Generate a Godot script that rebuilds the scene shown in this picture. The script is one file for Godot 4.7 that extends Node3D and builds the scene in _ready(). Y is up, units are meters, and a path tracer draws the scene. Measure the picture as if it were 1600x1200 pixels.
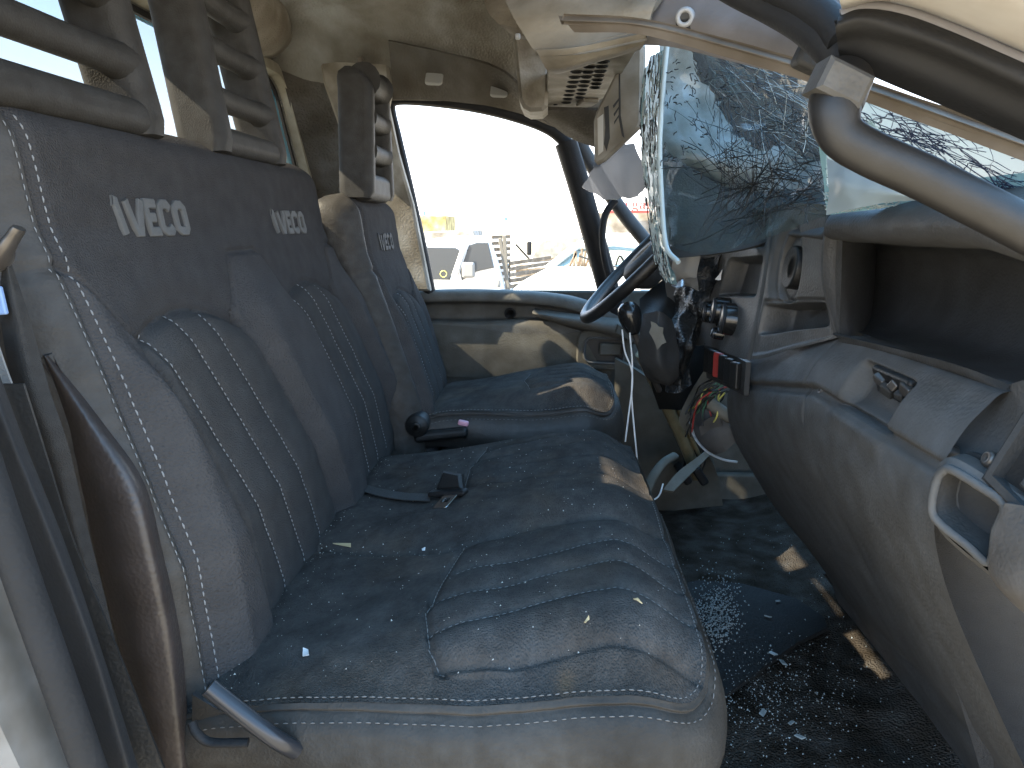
extends Node3D
# Origin is the photographer's eye; x runs to the front of the truck, y up, -z across the cab to the driver's side.

const FOCAL := 1180.0
const GROUND := -2.2
var cam_basis: Basis
var origin := {}
var used := {}
var M := {}
var rng := RandomNumberGenerator.new()
var fn := FastNoiseLite.new()

# ---------------------------------------------------------------- helpers
func P(px: float, py: float, d: float) -> Vector3:      # where the line of sight meets the upright plane d metres across the cab
	var r: Vector3 = cam_basis * Vector3((px - 800.0) / FOCAL, -(py - 600.0) / FOCAL, -1.0)
	return r * (d / -r.z)

func PY(px: float, py: float, y: float) -> Vector3:
	var r: Vector3 = cam_basis * Vector3((px - 800.0) / FOCAL, -(py - 600.0) / FOCAL, -1.0)
	return r * (y / r.y)

func PX(px: float, py: float, x: float) -> Vector3:
	var r: Vector3 = cam_basis * Vector3((px - 800.0) / FOCAL, -(py - 600.0) / FOCAL, -1.0)
	return r * (x / r.x)

func PL(list: Array) -> Array:                           # [[px, py, d], ...]
	var o := []
	for a in list:
		o.append(P(a[0], a[1], a[2]))
	return o

func sm(a: float, b: float, x: float) -> float:
	return smoothstep(a, b, x)

func g2(x: float, w: float) -> float:
	return exp(-x * x / (w * w))

func lut(xs: Array, ys: Array, x: float) -> float:
	if x <= xs[0]:
		return ys[0]
	for i in range(1, xs.size()):
		if x <= xs[i]:
			var t: float = (x - xs[i - 1]) / (xs[i] - xs[i - 1])
			return lerpf(ys[i - 1], ys[i], t)
	return ys[ys.size() - 1]

func cr(p: Array, t: float) -> Vector3:                  # smooth curve through the points
	var n := p.size()
	if n == 1:
		return p[0]
	var f: float = clampf(t, 0.0, 1.0) * (n - 1)
	var i := mini(int(f), n - 2)
	var k := f - i
	var b: Vector3 = p[i]
	var c: Vector3 = p[i + 1]
	var a: Vector3 = p[i - 1] if i > 0 else b * 2.0 - c
	var e: Vector3 = p[i + 2] if i + 2 < n else c * 2.0 - b
	return 0.5 * ((2.0 * b) + (c - a) * k + (2.0 * a - 5.0 * b + 4.0 * c - e) * k * k + (3.0 * b - a - 3.0 * c + e) * k * k * k)

func crs(p: Array, n: int) -> Array:
	var o := []
	for i in n + 1:
		o.append(cr(p, float(i) / n))
	return o

class MB:                                                # collects triangles
	var v := PackedVector3Array()
	var nr := PackedVector3Array()
	var uv := PackedVector2Array()
	var co := PackedColorArray()
	var ix := PackedInt32Array()

	func vert(p: Vector3, n: Vector3, t := Vector2.ZERO, c := Color.WHITE) -> int:
		v.append(p); nr.append(n); uv.append(t); co.append(c)
		return v.size() - 1

	func tri(a: int, b: int, c: int) -> void:
		ix.append(a); ix.append(b); ix.append(c)

	func quad(a: Vector3, b: Vector3, c: Vector3, d: Vector3, col := Color.WHITE) -> void:   # flat; normal (b-a)x(d-a)
		var n := (b - a).cross(d - a).normalized()
		if n.length() < 0.5:
			n = (b - a).cross(c - a).normalized()
		var i := vert(a, n, Vector2(0, 0), col)
		vert(b, n, Vector2(1, 0), col); vert(c, n, Vector2(1, 1), col); vert(d, n, Vector2(0, 1), col)
		tri(i, i + 2, i + 1); tri(i, i + 3, i + 2)

	func flat_tri(a: Vector3, b: Vector3, c: Vector3, col := Color.WHITE) -> void:
		var n := (b - a).cross(c - a).normalized()
		var i := vert(a, n, Vector2.ZERO, col)
		vert(b, n, Vector2(1, 0), col); vert(c, n, Vector2(0, 1), col)
		tri(i, i + 2, i + 1)

	func rows(pts: Array, wu := false, wv := false, flip := false, cols = null) -> void:
		# pts[i][j]; smooth sheet, normal dPi x dPj (or against it)
		var nu: int = pts.size()
		var nv: int = pts[0].size()
		var base := v.size()
		var s := -1.0 if flip else 1.0
		for i in nu:
			var ia := (i - 1 + nu) % nu if wu else maxi(i - 1, 0)
			var ib := (i + 1) % nu if wu else mini(i + 1, nu - 1)
			var ra: Array = pts[ia]
			var rb: Array = pts[ib]
			var rc: Array = pts[i]
			for j in nv:
				var ja := (j - 1 + nv) % nv if wv else maxi(j - 1, 0)
				var jb := (j + 1) % nv if wv else mini(j + 1, nv - 1)
				var du: Vector3 = rb[j] - ra[j]
				var dv: Vector3 = rc[jb] - rc[ja]
				var n := du.cross(dv)
				n = n.normalized() if n.length_squared() > 1e-18 else Vector3.UP
				v.append(rc[j]); nr.append(n * s); uv.append(Vector2(float(i) / nu, float(j) / nv))
				co.append(cols[i][j] if cols != null else Color.WHITE)
		for i in (nu if wu else nu - 1):
			var i2 := (i + 1) % nu
			for j in (nv if wv else nv - 1):
				var j2 := (j + 1) % nv
				var a := base + i * nv + j
				var b := base + i2 * nv + j
				var c := base + i2 * nv + j2
				var d := base + i * nv + j2
				if flip:
					ix.append_array([a, b, c, a, c, d])
				else:
					ix.append_array([a, c, b, a, d, c])

	func grid(nu: int, nv: int, f: Callable, flip := false, wu := false, wv := false, cf = null) -> void:
		var pts := []
		var cols = [] if cf != null else null
		for i in nu + (0 if wu else 1):
			var r := []
			var q := []
			for j in nv + (0 if wv else 1):
				r.append(f.call(float(i) / nu, float(j) / nv))
				if cf != null:
					q.append(cf.call(float(i) / nu, float(j) / nv))
			pts.append(r)
			if cf != null:
				cols.append(q)
		rows(pts, wu, wv, flip, cols)

	func tube(path: Array, rad, seg := 8, cap := true, squash := 1.0, up := Vector3(0.13, 1, 0.21)) -> void:
		# rad: a number or one per point; squash flattens across the up-ish axis
		var n := path.size()
		var pts := []
		var x := Vector3.ZERO
		for i in n:
			var t: Vector3 = (path[mini(i + 1, n - 1)] - path[maxi(i - 1, 0)]).normalized()
			if i == 0:
				x = up.cross(t).normalized()
				if x.length() < 0.1:
					x = Vector3.RIGHT.cross(t).normalized()
			else:
				x = (x - t * x.dot(t)).normalized()
			var y := t.cross(x)
			var r: float = rad[i] if rad is Array else rad
			var row := []
			for k in seg:
				var a := TAU * k / seg
				row.append(path[i] + (x * cos(a) + y * sin(a) * squash) * r)
			pts.append(row)
		rows(pts, false, true, true)
		if cap:
			for e in [0, n - 1]:
				var cpt: Vector3 = path[e]
				var q: Array = pts[e]
				for k in seg:
					if e == 0:
						flat_tri(cpt, q[(k + 1) % seg], q[k])
					else:
						flat_tri(cpt, q[k], q[(k + 1) % seg])

	func rbox(size: Vector3, r: float, xf: Transform3D, arcs := 3, col := Color.WHITE) -> void:
		var h := size * 0.5
		r = minf(r, minf(h.x, minf(h.y, h.z)) * 0.999)
		var sets := []
		for ax in 3:
			var l := []
			for k in arcs + 1:
				l.append(-h[ax] + r - r * tan(PI / 4 * (1.0 - float(k) / arcs)))
			for k in arcs + 1:
				l.append(h[ax] - r + r * tan(PI / 4 * float(k) / arcs))
			sets.append(l)
		for ax in 3:
			var a1 := (ax + 1) % 3
			var a2 := (ax + 2) % 3
			for s in [-1.0, 1.0]:
				var base := v.size()
				var m: int = sets[a1].size()
				for i in m:
					for j in m:
						var p := Vector3.ZERO
						p[ax] = h[ax] * s
						p[a1] = sets[a1][i]
						p[a2] = sets[a2][j]
						var q := Vector3(clampf(p.x, -h.x + r, h.x - r), clampf(p.y, -h.y + r, h.y - r), clampf(p.z, -h.z + r, h.z - r))
						var nn := (p - q).normalized()
						vert(xf * (q + nn * r), (xf.basis * nn).normalized(), Vector2(float(i) / m, float(j) / m), col)
				for i in m - 1:
					for j in m - 1:
						var a := base + i * m + j
						var b := base + (i + 1) * m + j
						var c := b + 1
						var d := a + 1
						if s > 0:
							ix.append_array([a, c, b, a, d, c])
						else:
							ix.append_array([a, b, c, a, c, d])

	func prism(outline: PackedVector2Array, depth: float, bevel: float, xf: Transform3D, hole := PackedVector2Array(), col := Color.WHITE) -> void:
		# outline in the xf's xy plane, front face at z = 0, back at z = -depth
		var pl := outline.duplicate()
		if Geometry2D.is_polygon_clockwise(pl):
			pl.reverse()
		var n := pl.size()
		var inner := PackedVector2Array()
		for i in n:
			var a := (pl[i] - pl[(i - 1 + n) % n]).normalized()
			var b := (pl[(i + 1) % n] - pl[i]).normalized()
			var na := Vector2(-a.y, a.x)
			var nb := Vector2(-b.y, b.x)
			var m := (na + nb)
			m = m / maxf(0.35, 1.0 + na.dot(nb))
			inner.append(pl[i] + m * bevel)
		var zf := xf.basis.z.normalized()
		var face := inner
		var hl := PackedVector2Array()
		if hole.size() > 2:
			hl = hole.duplicate()
			if not Geometry2D.is_polygon_clockwise(hl):
				hl.reverse()
			# join hole to the outline with a bridge
			var bi := 0
			var bj := 0
			var best := 1e9
			for i in n:
				for j in hl.size():
					var dd := inner[i].distance_squared_to(hl[j])
					if dd < best:
						best = dd; bi = i; bj = j
			face = PackedVector2Array()
			for i in n + 1:
				face.append(inner[(bi + i) % n])
			for j in hl.size() + 1:
				face.append(hl[(bj + j) % hl.size()])
			face[n] += Vector2(1e-6, 1e-6)
		var tr := Geometry2D.triangulate_polygon(face)
		for side in [0, 1]:
			var z := 0.0 if side == 0 else -depth
			var nn := zf if side == 0 else -zf
			var base := v.size()
			for q in face:
				vert(xf * Vector3(q.x, q.y, z), nn, q, col)
			for k in range(0, tr.size(), 3):
				var aa := face[tr[k]]
				var ccw := (face[tr[k + 1]] - aa).cross(face[tr[k + 2]] - aa) > 0
				if ccw == (side == 0):
					tri(base + tr[k], base + tr[k + 2], base + tr[k + 1])
				else:
					tri(base + tr[k], base + tr[k + 1], base + tr[k + 2])
		for i in n:
			var j := (i + 1) % n
			var fi := xf * Vector3(inner[i].x, inner[i].y, 0)
			var fj := xf * Vector3(inner[j].x, inner[j].y, 0)
			var oi := xf * Vector3(pl[i].x, pl[i].y, -bevel)
			var oj := xf * Vector3(pl[j].x, pl[j].y, -bevel)
			var bi2 := xf * Vector3(pl[i].x, pl[i].y, -depth + bevel)
			var bj2 := xf * Vector3(pl[j].x, pl[j].y, -depth + bevel)
			var ei := xf * Vector3(inner[i].x, inner[i].y, -depth)
			var ej := xf * Vector3(inner[j].x, inner[j].y, -depth)
			if bevel > 0.0:
				quad(fi, oi, oj, fj, col)
				quad(bi2, ei, ej, bj2, col)
			quad(oi, bi2, bj2, oj, col)
		for i in hl.size():
			var j := (i + 1) % hl.size()
			quad(xf * Vector3(hl[i].x, hl[i].y, 0), xf * Vector3(hl[i].x, hl[i].y, -depth), xf * Vector3(hl[j].x, hl[j].y, -depth), xf * Vector3(hl[j].x, hl[j].y, 0), col)

	func lathe(profile: Array, xf: Transform3D, seg := 24) -> void:    # profile of Vector2(radius, height along local y)
		var pts := []
		for q in profile:
			var r := []
			for k in seg:
				var a := TAU * k / seg
				r.append(xf * Vector3(cos(a) * q.x, q.y, sin(a) * q.x))
			pts.append(r)
		rows(pts, false, true, false)

	func mesh() -> ArrayMesh:
		var a := []
		a.resize(Mesh.ARRAY_MAX)
		a[Mesh.ARRAY_VERTEX] = v
		a[Mesh.ARRAY_NORMAL] = nr
		a[Mesh.ARRAY_TEX_UV] = uv
		a[Mesh.ARRAY_COLOR] = co
		a[Mesh.ARRAY_INDEX] = ix
		var m := ArrayMesh.new()
		m.add_surface_from_arrays(Mesh.PRIMITIVE_TRIANGLES, a)
		return m

	func foot() -> Vector3:
		var lo := Vector3.INF
		var hi := -Vector3.INF
		for p in v:
			lo = lo.min(p); hi = hi.max(p)
		return Vector3((lo.x + hi.x) / 2, lo.y, (lo.z + hi.z) / 2)

func numbered(called: String, parent: Node) -> String:
	var key := called + "@" + str(parent.get_instance_id())
	var n: int = used.get(key, 0)
	used[key] = n + 1
	return called if n == 0 else "%s_%03d" % [called, n]

func org(node: Node) -> Vector3:
	return origin.get(node.get_instance_id(), Vector3.ZERO)

func thing(called: String, label: String, category: String, at: Vector3, group := "") -> Node3D:
	var o := Node3D.new()
	o.name = numbered(called, self)
	add_child(o, true)
	o.position = at
	origin[o.get_instance_id()] = at
	tag(o, label, category, group)
	return o

func tag(o: Node, label: String, category: String, group := "") -> Node:
	o.set_meta("label", label)
	o.set_meta("category", category)
	if group != "":
		o.set_meta("group", group)
	return o

func put(m: MB, called: String, mat: Material, parent: Node = self) -> MeshInstance3D:
	var o := MeshInstance3D.new()
	o.name = numbered(called, parent)
	var at := m.foot() if parent == self else org(parent)
	for i in m.v.size():
		m.v[i] -= at
	o.mesh = m.mesh()
	o.material_override = mat
	parent.add_child(o, true)
	o.position = at if parent == self else Vector3.ZERO
	origin[o.get_instance_id()] = at
	return o

func struct(m: MB, called: String, mat: Material, label := "", parent: Node = self) -> MeshInstance3D:
	var o := put(m, called, mat, parent)
	if parent == self:
		o.set_meta("kind", "structure")
		if label != "":
			o.set_meta("label", label)
	return o

func stuff(o: Node) -> Node:
	o.set_meta("kind", "stuff")
	return o

func sheet(m: MB, rows_px: Array, nu: int, nv: int, thick := 0.0, flip := false, amp := 0.0, freq := 8.0) -> void:
	# a smooth surface through rows of points, with an optional back face and a little unevenness
	var fr := []
	var n := rows_px.size()
	var dense := []
	for r in rows_px:
		dense.append(crs(r, nv))
	for i in nu + 1:
		var row := []
		for j in nv + 1:
			var col := []
			for k in n:
				col.append(dense[k][j])
			row.append(cr(col, float(i) / nu))
		fr.append(row)
	if amp > 0.0 or thick > 0.0:
		var nn := []
		for i in nu + 1:
			var row := []
			for j in nv + 1:
				var du: Vector3 = fr[mini(i + 1, nu)][j] - fr[maxi(i - 1, 0)][j]
				var dv: Vector3 = fr[i][mini(j + 1, nv)] - fr[i][maxi(j - 1, 0)]
				row.append(du.cross(dv).normalized() * (-1.0 if flip else 1.0))
			nn.append(row)
		var bk := []
		for i in nu + 1:
			var row := []
			for j in nv + 1:
				if amp > 0.0:
					var p: Vector3 = fr[i][j] * freq
					fr[i][j] += nn[i][j] * fn.get_noise_3d(p.x, p.y, p.z) * amp
				row.append(fr[i][j] - nn[i][j] * thick)
			bk.append(row)
		if thick > 0.0:
			m.rows(bk, false, false, not flip)
			for e in [0, nu]:
				for j in nv:
					if (e == 0) != flip:
						m.quad(fr[e][j], fr[e][j + 1], bk[e][j + 1], bk[e][j])
					else:
						m.quad(fr[e][j], bk[e][j], bk[e][j + 1], fr[e][j + 1])
			for e in [0, nv]:
				for i in nu:
					if (e == 0) != flip:
						m.quad(fr[i][e], bk[i][e], bk[i + 1][e], fr[i + 1][e])
					else:
						m.quad(fr[i][e], fr[i + 1][e], bk[i + 1][e], bk[i][e])
	m.rows(fr, false, false, flip)

func stitches(m: MB, path: Array, length := 0.0062, gap := 0.0042, r := 0.0011) -> void:
	var pos := 0.0
	var pts := []
	for i in path.size() - 1:
		var a: Vector3 = path[i]
		var b: Vector3 = path[i + 1]
		var l := a.distance_to(b)
		while pos < l:
			var s := a.lerp(b, pos / l)
			var e := s + (b - a).normalized() * length * rng.randf_range(0.85, 1.1)
			var mid := (s + e) / 2 + Vector3(0.0003, 0.0003, 0.0)
			m.tube([s, mid, e], [r * 0.5, r, r * 0.5], 5, false)
			pos += length + gap
		pos -= l

func frame(o: Vector3, x: Vector3, y: Vector3) -> Transform3D:
	var bx := x.normalized()
	var bz := bx.cross(y).normalized()
	return Transform3D(Basis(bx, bz.cross(bx), bz), o)

func rrect(w: float, h: float, r: float, n := 5) -> PackedVector2Array:
	var o := PackedVector2Array()
	for c in [[1, -1, -90], [1, 1, 0], [-1, 1, 90], [-1, -1, 180]]:
		for k in n + 1:
			var a := deg_to_rad(c[2] + 90.0 * k / n)
			o.append(Vector2(c[0] * (w / 2 - r) + cos(a) * r, c[1] * (h / 2 - r) + sin(a) * r))
	return o

# ---------------------------------------------------------------- materials
func noise_tex(freq: float, lo: float, hi: float, sd: int, kind := FastNoiseLite.TYPE_SIMPLEX_SMOOTH, oct := 4, side := 512, tint := Color.WHITE) -> ImageTexture:
	var n := FastNoiseLite.new()
	n.seed = sd
	n.frequency = freq
	n.noise_type = kind
	n.fractal_octaves = oct
	if kind == FastNoiseLite.TYPE_CELLULAR:
		n.cellular_return_type = FastNoiseLite.RETURN_DISTANCE
	var im := n.get_seamless_image(side, side)
	im.convert(Image.FORMAT_RGB8)
	var dat := im.get_data()
	for i in range(0, dat.size(), 3):
		var t: float = dat[i] / 255.0
		var k: float = lerpf(lo, hi, t)
		var q: float = 1.0 - t
		dat[i] = int(clampf(k * lerpf(1.0, tint.r, q), 0, 1) * 255)
		dat[i + 1] = int(clampf(k * lerpf(1.0, tint.g, q), 0, 1) * 255)
		dat[i + 2] = int(clampf(k * lerpf(1.0, tint.b, q), 0, 1) * 255)
	var out := Image.create_from_data(side, side, false, Image.FORMAT_RGB8, dat)
	return ImageTexture.create_from_image(out)

func bump_tex(freq: float, strength: float, sd: int, kind := FastNoiseLite.TYPE_SIMPLEX_SMOOTH, oct := 3, side := 512) -> ImageTexture:
	var n := FastNoiseLite.new()
	n.seed = sd
	n.frequency = freq
	n.noise_type = kind
	n.fractal_octaves = oct
	if kind == FastNoiseLite.TYPE_CELLULAR:
		n.cellular_return_type = FastNoiseLite.RETURN_DISTANCE
	var im := n.get_seamless_image(side, side)
	im.convert(Image.FORMAT_RGBA8)
	im.bump_map_to_normal_map(strength)
	return ImageTexture.create_from_image(im)

func mat(c: Color, rough: float, tex: Texture2D = null, tscale := 1.0, bump: Texture2D = null, bdepth := 1.0, vc := true) -> StandardMaterial3D:
	var m := StandardMaterial3D.new()
	var pk := maxf(c.r, maxf(c.g, c.b))
	if pk > 0.025 and pk < 0.32:
		c = c * 1.45                             # everything in the cab wears a film of pale dust
	m.albedo_color = c.linear_to_srgb()          # colours here are linear, as measured on real surfaces
	m.roughness = rough
	m.cull_mode = BaseMaterial3D.CULL_DISABLED
	m.vertex_color_use_as_albedo = vc
	if tex != null or bump != null:
		m.uv1_triplanar = true
		m.uv1_world_triplanar = true
		m.uv1_scale = Vector3.ONE * tscale
	if tex != null:
		m.albedo_texture = tex
	if bump != null:
		m.normal_enabled = true
		m.normal_texture = bump
		m.normal_scale = bdepth
	return m

func glass(c: Color, alpha: float, rough := 0.03) -> StandardMaterial3D:
	var m := StandardMaterial3D.new()
	var s := c.linear_to_srgb()
	m.albedo_color = Color(s.r, s.g, s.b, alpha)
	m.transparency = BaseMaterial3D.TRANSPARENCY_ALPHA
	m.roughness = rough
	m.cull_mode = BaseMaterial3D.CULL_DISABLED
	return m

func L(v: float, r := 1.0, g := 1.0, b := 1.0) -> Color:
	return Color(v * r, v * g, v * b)

func make_materials() -> void:
	var cloth := noise_tex(0.012, 0.86, 1.0, 3, FastNoiseLite.TYPE_SIMPLEX_SMOOTH, 5)
	var weave := bump_tex(0.22, 5.0, 8, FastNoiseLite.TYPE_SIMPLEX_SMOOTH, 2)
	var hide := bump_tex(0.11, 4.0, 12, FastNoiseLite.TYPE_CELLULAR, 2)
	var grain := bump_tex(0.16, 2.2, 21, FastNoiseLite.TYPE_SIMPLEX_SMOOTH, 2)
	var dirt := noise_tex(0.010, 0.58, 1.0, 31, FastNoiseLite.TYPE_SIMPLEX_SMOOTH, 5, 512, Color(1.0, 0.93, 0.83))
	var dust := noise_tex(0.014, 0.78, 1.0, 41, FastNoiseLite.TYPE_SIMPLEX_SMOOTH, 5, 512, Color(1.0, 0.97, 0.93))
	M.fabric = mat(L(0.042, 1.05, 1.0, 0.99), 0.95, cloth, 2.3, weave, 0.7)
	M.fabric_bolster = mat(L(0.047, 1.05, 1.0, 0.99), 0.95, cloth, 2.0, weave, 0.7)
	M.insert = mat(L(0.043, 1.04, 1.0, 0.97), 0.95, cloth, 2.6, weave, 0.7)
	M.leather = mat(L(0.044, 1.05, 1.0, 0.95), 0.5, dust, 4.0, hide, 0.35)
	M.leather_dark = mat(L(0.05, 1.1, 1.0, 0.94), 0.5, dust, 4.0, hide, 0.3)
	M.thread = mat(L(0.17), 0.8)
	M.letters = mat(L(0.08, 1.0, 1.0, 0.98), 0.8, cloth, 3.0, weave, 0.4)
	M.letters_dark = mat(L(0.025), 0.8)
	M.headrest = mat(L(0.034, 1.02, 1.0, 0.97), 0.62, dust, 3.0, grain, 0.4)
	M.plastic = mat(L(0.080, 0.98, 1.0, 1.02), 0.62, dust, 1.7, grain, 0.35)
	M.plastic_dark = mat(L(0.04, 0.97, 1.0, 1.04), 0.62, dust, 1.7, grain, 0.35)
	M.plastic_black = mat(L(0.014), 0.5, dust, 2.0, grain, 0.3)
	M.rubber = mat(L(0.020, 1.0, 1.0, 1.06), 0.55, dust, 2.0, grain, 0.3)
	M.beige = mat(L(0.33, 1.03, 1.0, 0.91), 0.7, dirt, 1.4, grain, 0.3)
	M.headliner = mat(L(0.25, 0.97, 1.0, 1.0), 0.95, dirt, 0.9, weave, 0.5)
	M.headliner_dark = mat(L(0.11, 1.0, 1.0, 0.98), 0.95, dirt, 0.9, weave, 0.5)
	M.pillar = mat(L(0.36, 1.03, 1.0, 0.9), 0.7, dirt, 1.2, grain, 0.3)
	M.door = mat(L(0.10, 1.02, 1.0, 0.93), 0.65, dust, 1.5, grain, 0.3)
	M.paint = mat(L(0.62, 1.02, 1.0, 0.97), 0.3, dust, 1.0)
	M.paint_car = mat(L(0.58), 0.3)
	M.carpet = mat(L(0.062, 1.06, 1.0, 0.93), 1.0, noise_tex(0.012, 0.5, 1.0, 61, FastNoiseLite.TYPE_SIMPLEX_SMOOTH, 5, 512, Color(1.0, 0.9, 0.8)), 1.3, weave, 1.0)
	M.mat_rubber = mat(L(0.013), 0.75, dust, 1.3, grain, 0.5)
	M.steel = mat(L(0.55), 0.22); M.steel.metallic = 1.0
	M.chrome = mat(L(0.75), 0.12); M.chrome.metallic = 1.0
	M.dark_metal = mat(L(0.10, 1.05, 1.0, 0.97), 0.35, dust, 2.0); M.dark_metal.metallic = 0.6
	M.belt = mat(L(0.034, 1.05, 1.0, 0.95), 0.85, cloth, 6.0, weave, 0.8)
	M.trim = mat(L(0.13, 1.1, 1.0, 0.9), 0.6, dirt, 2.0)
	M.white_thing = mat(L(0.7), 0.7)
	M.red = mat(L(0.35, 1.0, 0.12, 0.1), 0.5)
	M.rust = mat(L(0.12, 1.3, 0.9, 0.6), 0.9, dirt, 3.0)
	M.burnt = mat(L(0.008), 0.35, null, 1.0, bump_tex(0.05, 9.0, 71, FastNoiseLite.TYPE_SIMPLEX_SMOOTH, 4), 1.0)
	M.burnt.uv1_scale = Vector3.ONE * 4.0
	M.pane = glass(Color(0.20, 0.42, 0.50), 0.30)
	M.pane_dirty = glass(Color(0.35, 0.36, 0.30), 0.55, 0.3)
	M.pane_car = mat(L(0.03, 0.9, 1.0, 1.15), 0.1)
	M.wood = mat(L(0.16, 1.15, 0.95, 0.75), 0.9, dirt, 1.0)
	M.ground = mat(L(0.42, 1.07, 1.0, 0.87), 1.0, dirt, 0.25)
	M.yellow_wall = mat(L(0.5, 1.1, 0.95, 0.45), 0.9, dirt, 0.3)
	M.grey_wall = mat(L(0.4), 0.9, dirt, 0.3)
	M.plain = mat(Color.WHITE, 0.8)

func make_materials_more() -> void:
	for k in ["fabric", "insert", "fabric_bolster", "carpet", "headliner", "headliner_dark", "belt"]:
		M[k].metallic_specular = 0.12
	for k in ["plastic", "plastic_dark", "headrest", "leather", "rubber", "door"]:
		M[k].metallic_specular = 0.32
	var dust: Texture2D = M.leather.albedo_texture
	var grain: Texture2D = M.plastic.normal_texture
	var cloth: Texture2D = M.fabric.albedo_texture
	var weave: Texture2D = M.fabric.normal_texture
	M.chrome_dark = mat(L(0.022, 0.95, 1.0, 1.15), 0.28); M.chrome_dark.metallic = 0.25
	M.trim_frame = mat(L(0.24, 1.06, 1.0, 0.8), 0.7, dust, 1.5, grain, 0.3)
	M.headliner_tan = mat(L(0.20, 1.06, 1.0, 0.89), 0.9, M.headliner.albedo_texture, 1.2, weave, 0.5)
	M.pane_rear = glass(Color(0.06, 0.37, 0.58), 0.72, 0.05)
	M.door_dark = mat(L(0.07, 1.04, 1.0, 0.86), 0.8, dust, 1.5, grain, 0.3)
	M.glass_dark = glass(Color(0.032, 0.068, 0.075), 0.36, 0.12)
	M.glass_clear = glass(Color(0.26, 0.43, 0.45), 0.89, 0.2)
	M.glass_clear.backlight_enabled = true
	M.glass_clear.backlight = Color(0.13, 0.22, 0.22)
	M.seal = mat(L(0.009, 0.95, 1.0, 1.2), 0.75, dust, 2.0, grain, 0.3)
	M.glass_edge = mat(L(0.5, 0.85, 1.0, 1.02), 0.25)
	M.crack_dark = mat(L(0.012, 0.8, 1.0, 1.1), 0.4)
	M.crack_blue = mat(L(0.024, 0.5, 0.9, 2.2), 0.4)
	M.flap = mat(L(0.34, 0.78, 0.98, 1.1), 0.28)
	M.fibre = mat(L(0.10, 0.85, 1.0, 1.0), 0.8)
	M.crushed = mat(L(0.55, 0.84, 1.0, 1.08), 0.6, M.beige.albedo_texture, 2.2)
	M.plastic_tray = mat(L(0.056, 0.97, 1.0, 1.05), 0.6, dust, 1.7, grain, 0.35)
	M.plastic_centre = mat(L(0.065, 0.98, 1.0, 1.02), 0.5, dust, 1.7, grain, 0.35)
	M.plastic_pale = mat(L(0.22), 0.5)
	M.plastic_pad = mat(L(0.065, 1.04, 1.0, 0.98), 0.7, dust, 1.7, grain, 0.35)
	M.plastic_tan = mat(L(0.11, 1.06, 1.0, 0.84), 0.8, dust, 2.0, grain, 0.3)
	M.plastic_grip = mat(L(0.0175, 1.06, 1.0, 0.98), 0.5, dust, 4.0, grain, 0.12)
	M.gloss_black = mat(L(0.012), 0.2)
	M.carpet_dark = mat(L(0.035, 1.0, 1.0, 1.02), 1.0, cloth, 4.0, weave, 1.0)
	M.header = mat(L(0.17, 1.0, 0.98, 1.04), 0.5, dust, 1.3, grain, 0.2)
	M.sticker = mat(L(0.42, 1.05, 1.0, 0.9), 0.6)
	M.paint_dirty = mat(L(0.20, 1.04, 1.0, 0.96), 0.45, M.beige.albedo_texture, 1.6)
	M.pad = mat(L(0.33, 1.0, 1.0, 0.95), 0.8)
	M.pink = mat(L(0.5, 1.2, 0.6, 0.75), 0.5)
	M.glass_shard = glass(Color(0.075, 0.085, 0.10), 0.86, 0.15)
	M.thread_cushion = mat(L(0.10, 1.06, 1.0, 0.94), 0.9)
	M.wheel = mat(L(0.022, 1.0, 1.0, 1.02), 0.45, dust, 2.0, grain, 0.3)
	M.brass = mat(L(0.30, 1.2, 1.0, 0.6), 0.35, dust, 3.0); M.brass.metallic = 0.5
	M.wire_green = mat(L(0.08, 0.5, 1.3, 0.8), 0.5)
	M.wire_yellow = mat(L(0.5, 1.1, 1.0, 0.25), 0.5)
	M.belt_pale = mat(L(0.16, 1.05, 1.0, 0.93), 0.85, cloth, 6.0, weave, 0.8)
	M.belt_dark = mat(L(0.03, 1.05, 1.0, 0.95), 0.85, cloth, 6.0, weave, 0.8)
	M.blue_label = mat(L(0.35, 0.6, 0.9, 1.5), 0.5)
	M.brown_cover = mat(L(0.028, 1.25, 1.0, 0.92), 0.42, dust, 1.5, grain, 0.3)
	M.straw = mat(L(0.4, 1.15, 0.9, 0.5), 0.8)
	M.crumb = mat(L(0.45, 1.05, 1.0, 0.9), 0.9)
	M.cullet = mat(L(0.33, 0.9, 1.0, 1.0), 0.15)
	M.wood_dark = mat(L(0.07, 1.1, 1.0, 0.85), 0.9)
	M.pane_green = mat(L(0.25, 0.9, 1.05, 0.95), 0.1)
	M.pane_dusty = mat(L(0.22, 1.0, 1.0, 0.92), 0.4, dust, 0.8)
	M.mirror_grey = mat(L(0.12, 1.03, 1.0, 0.95), 0.6)
	M.blue_tank = mat(L(0.2, 0.7, 1.0, 1.4), 0.5)

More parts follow.
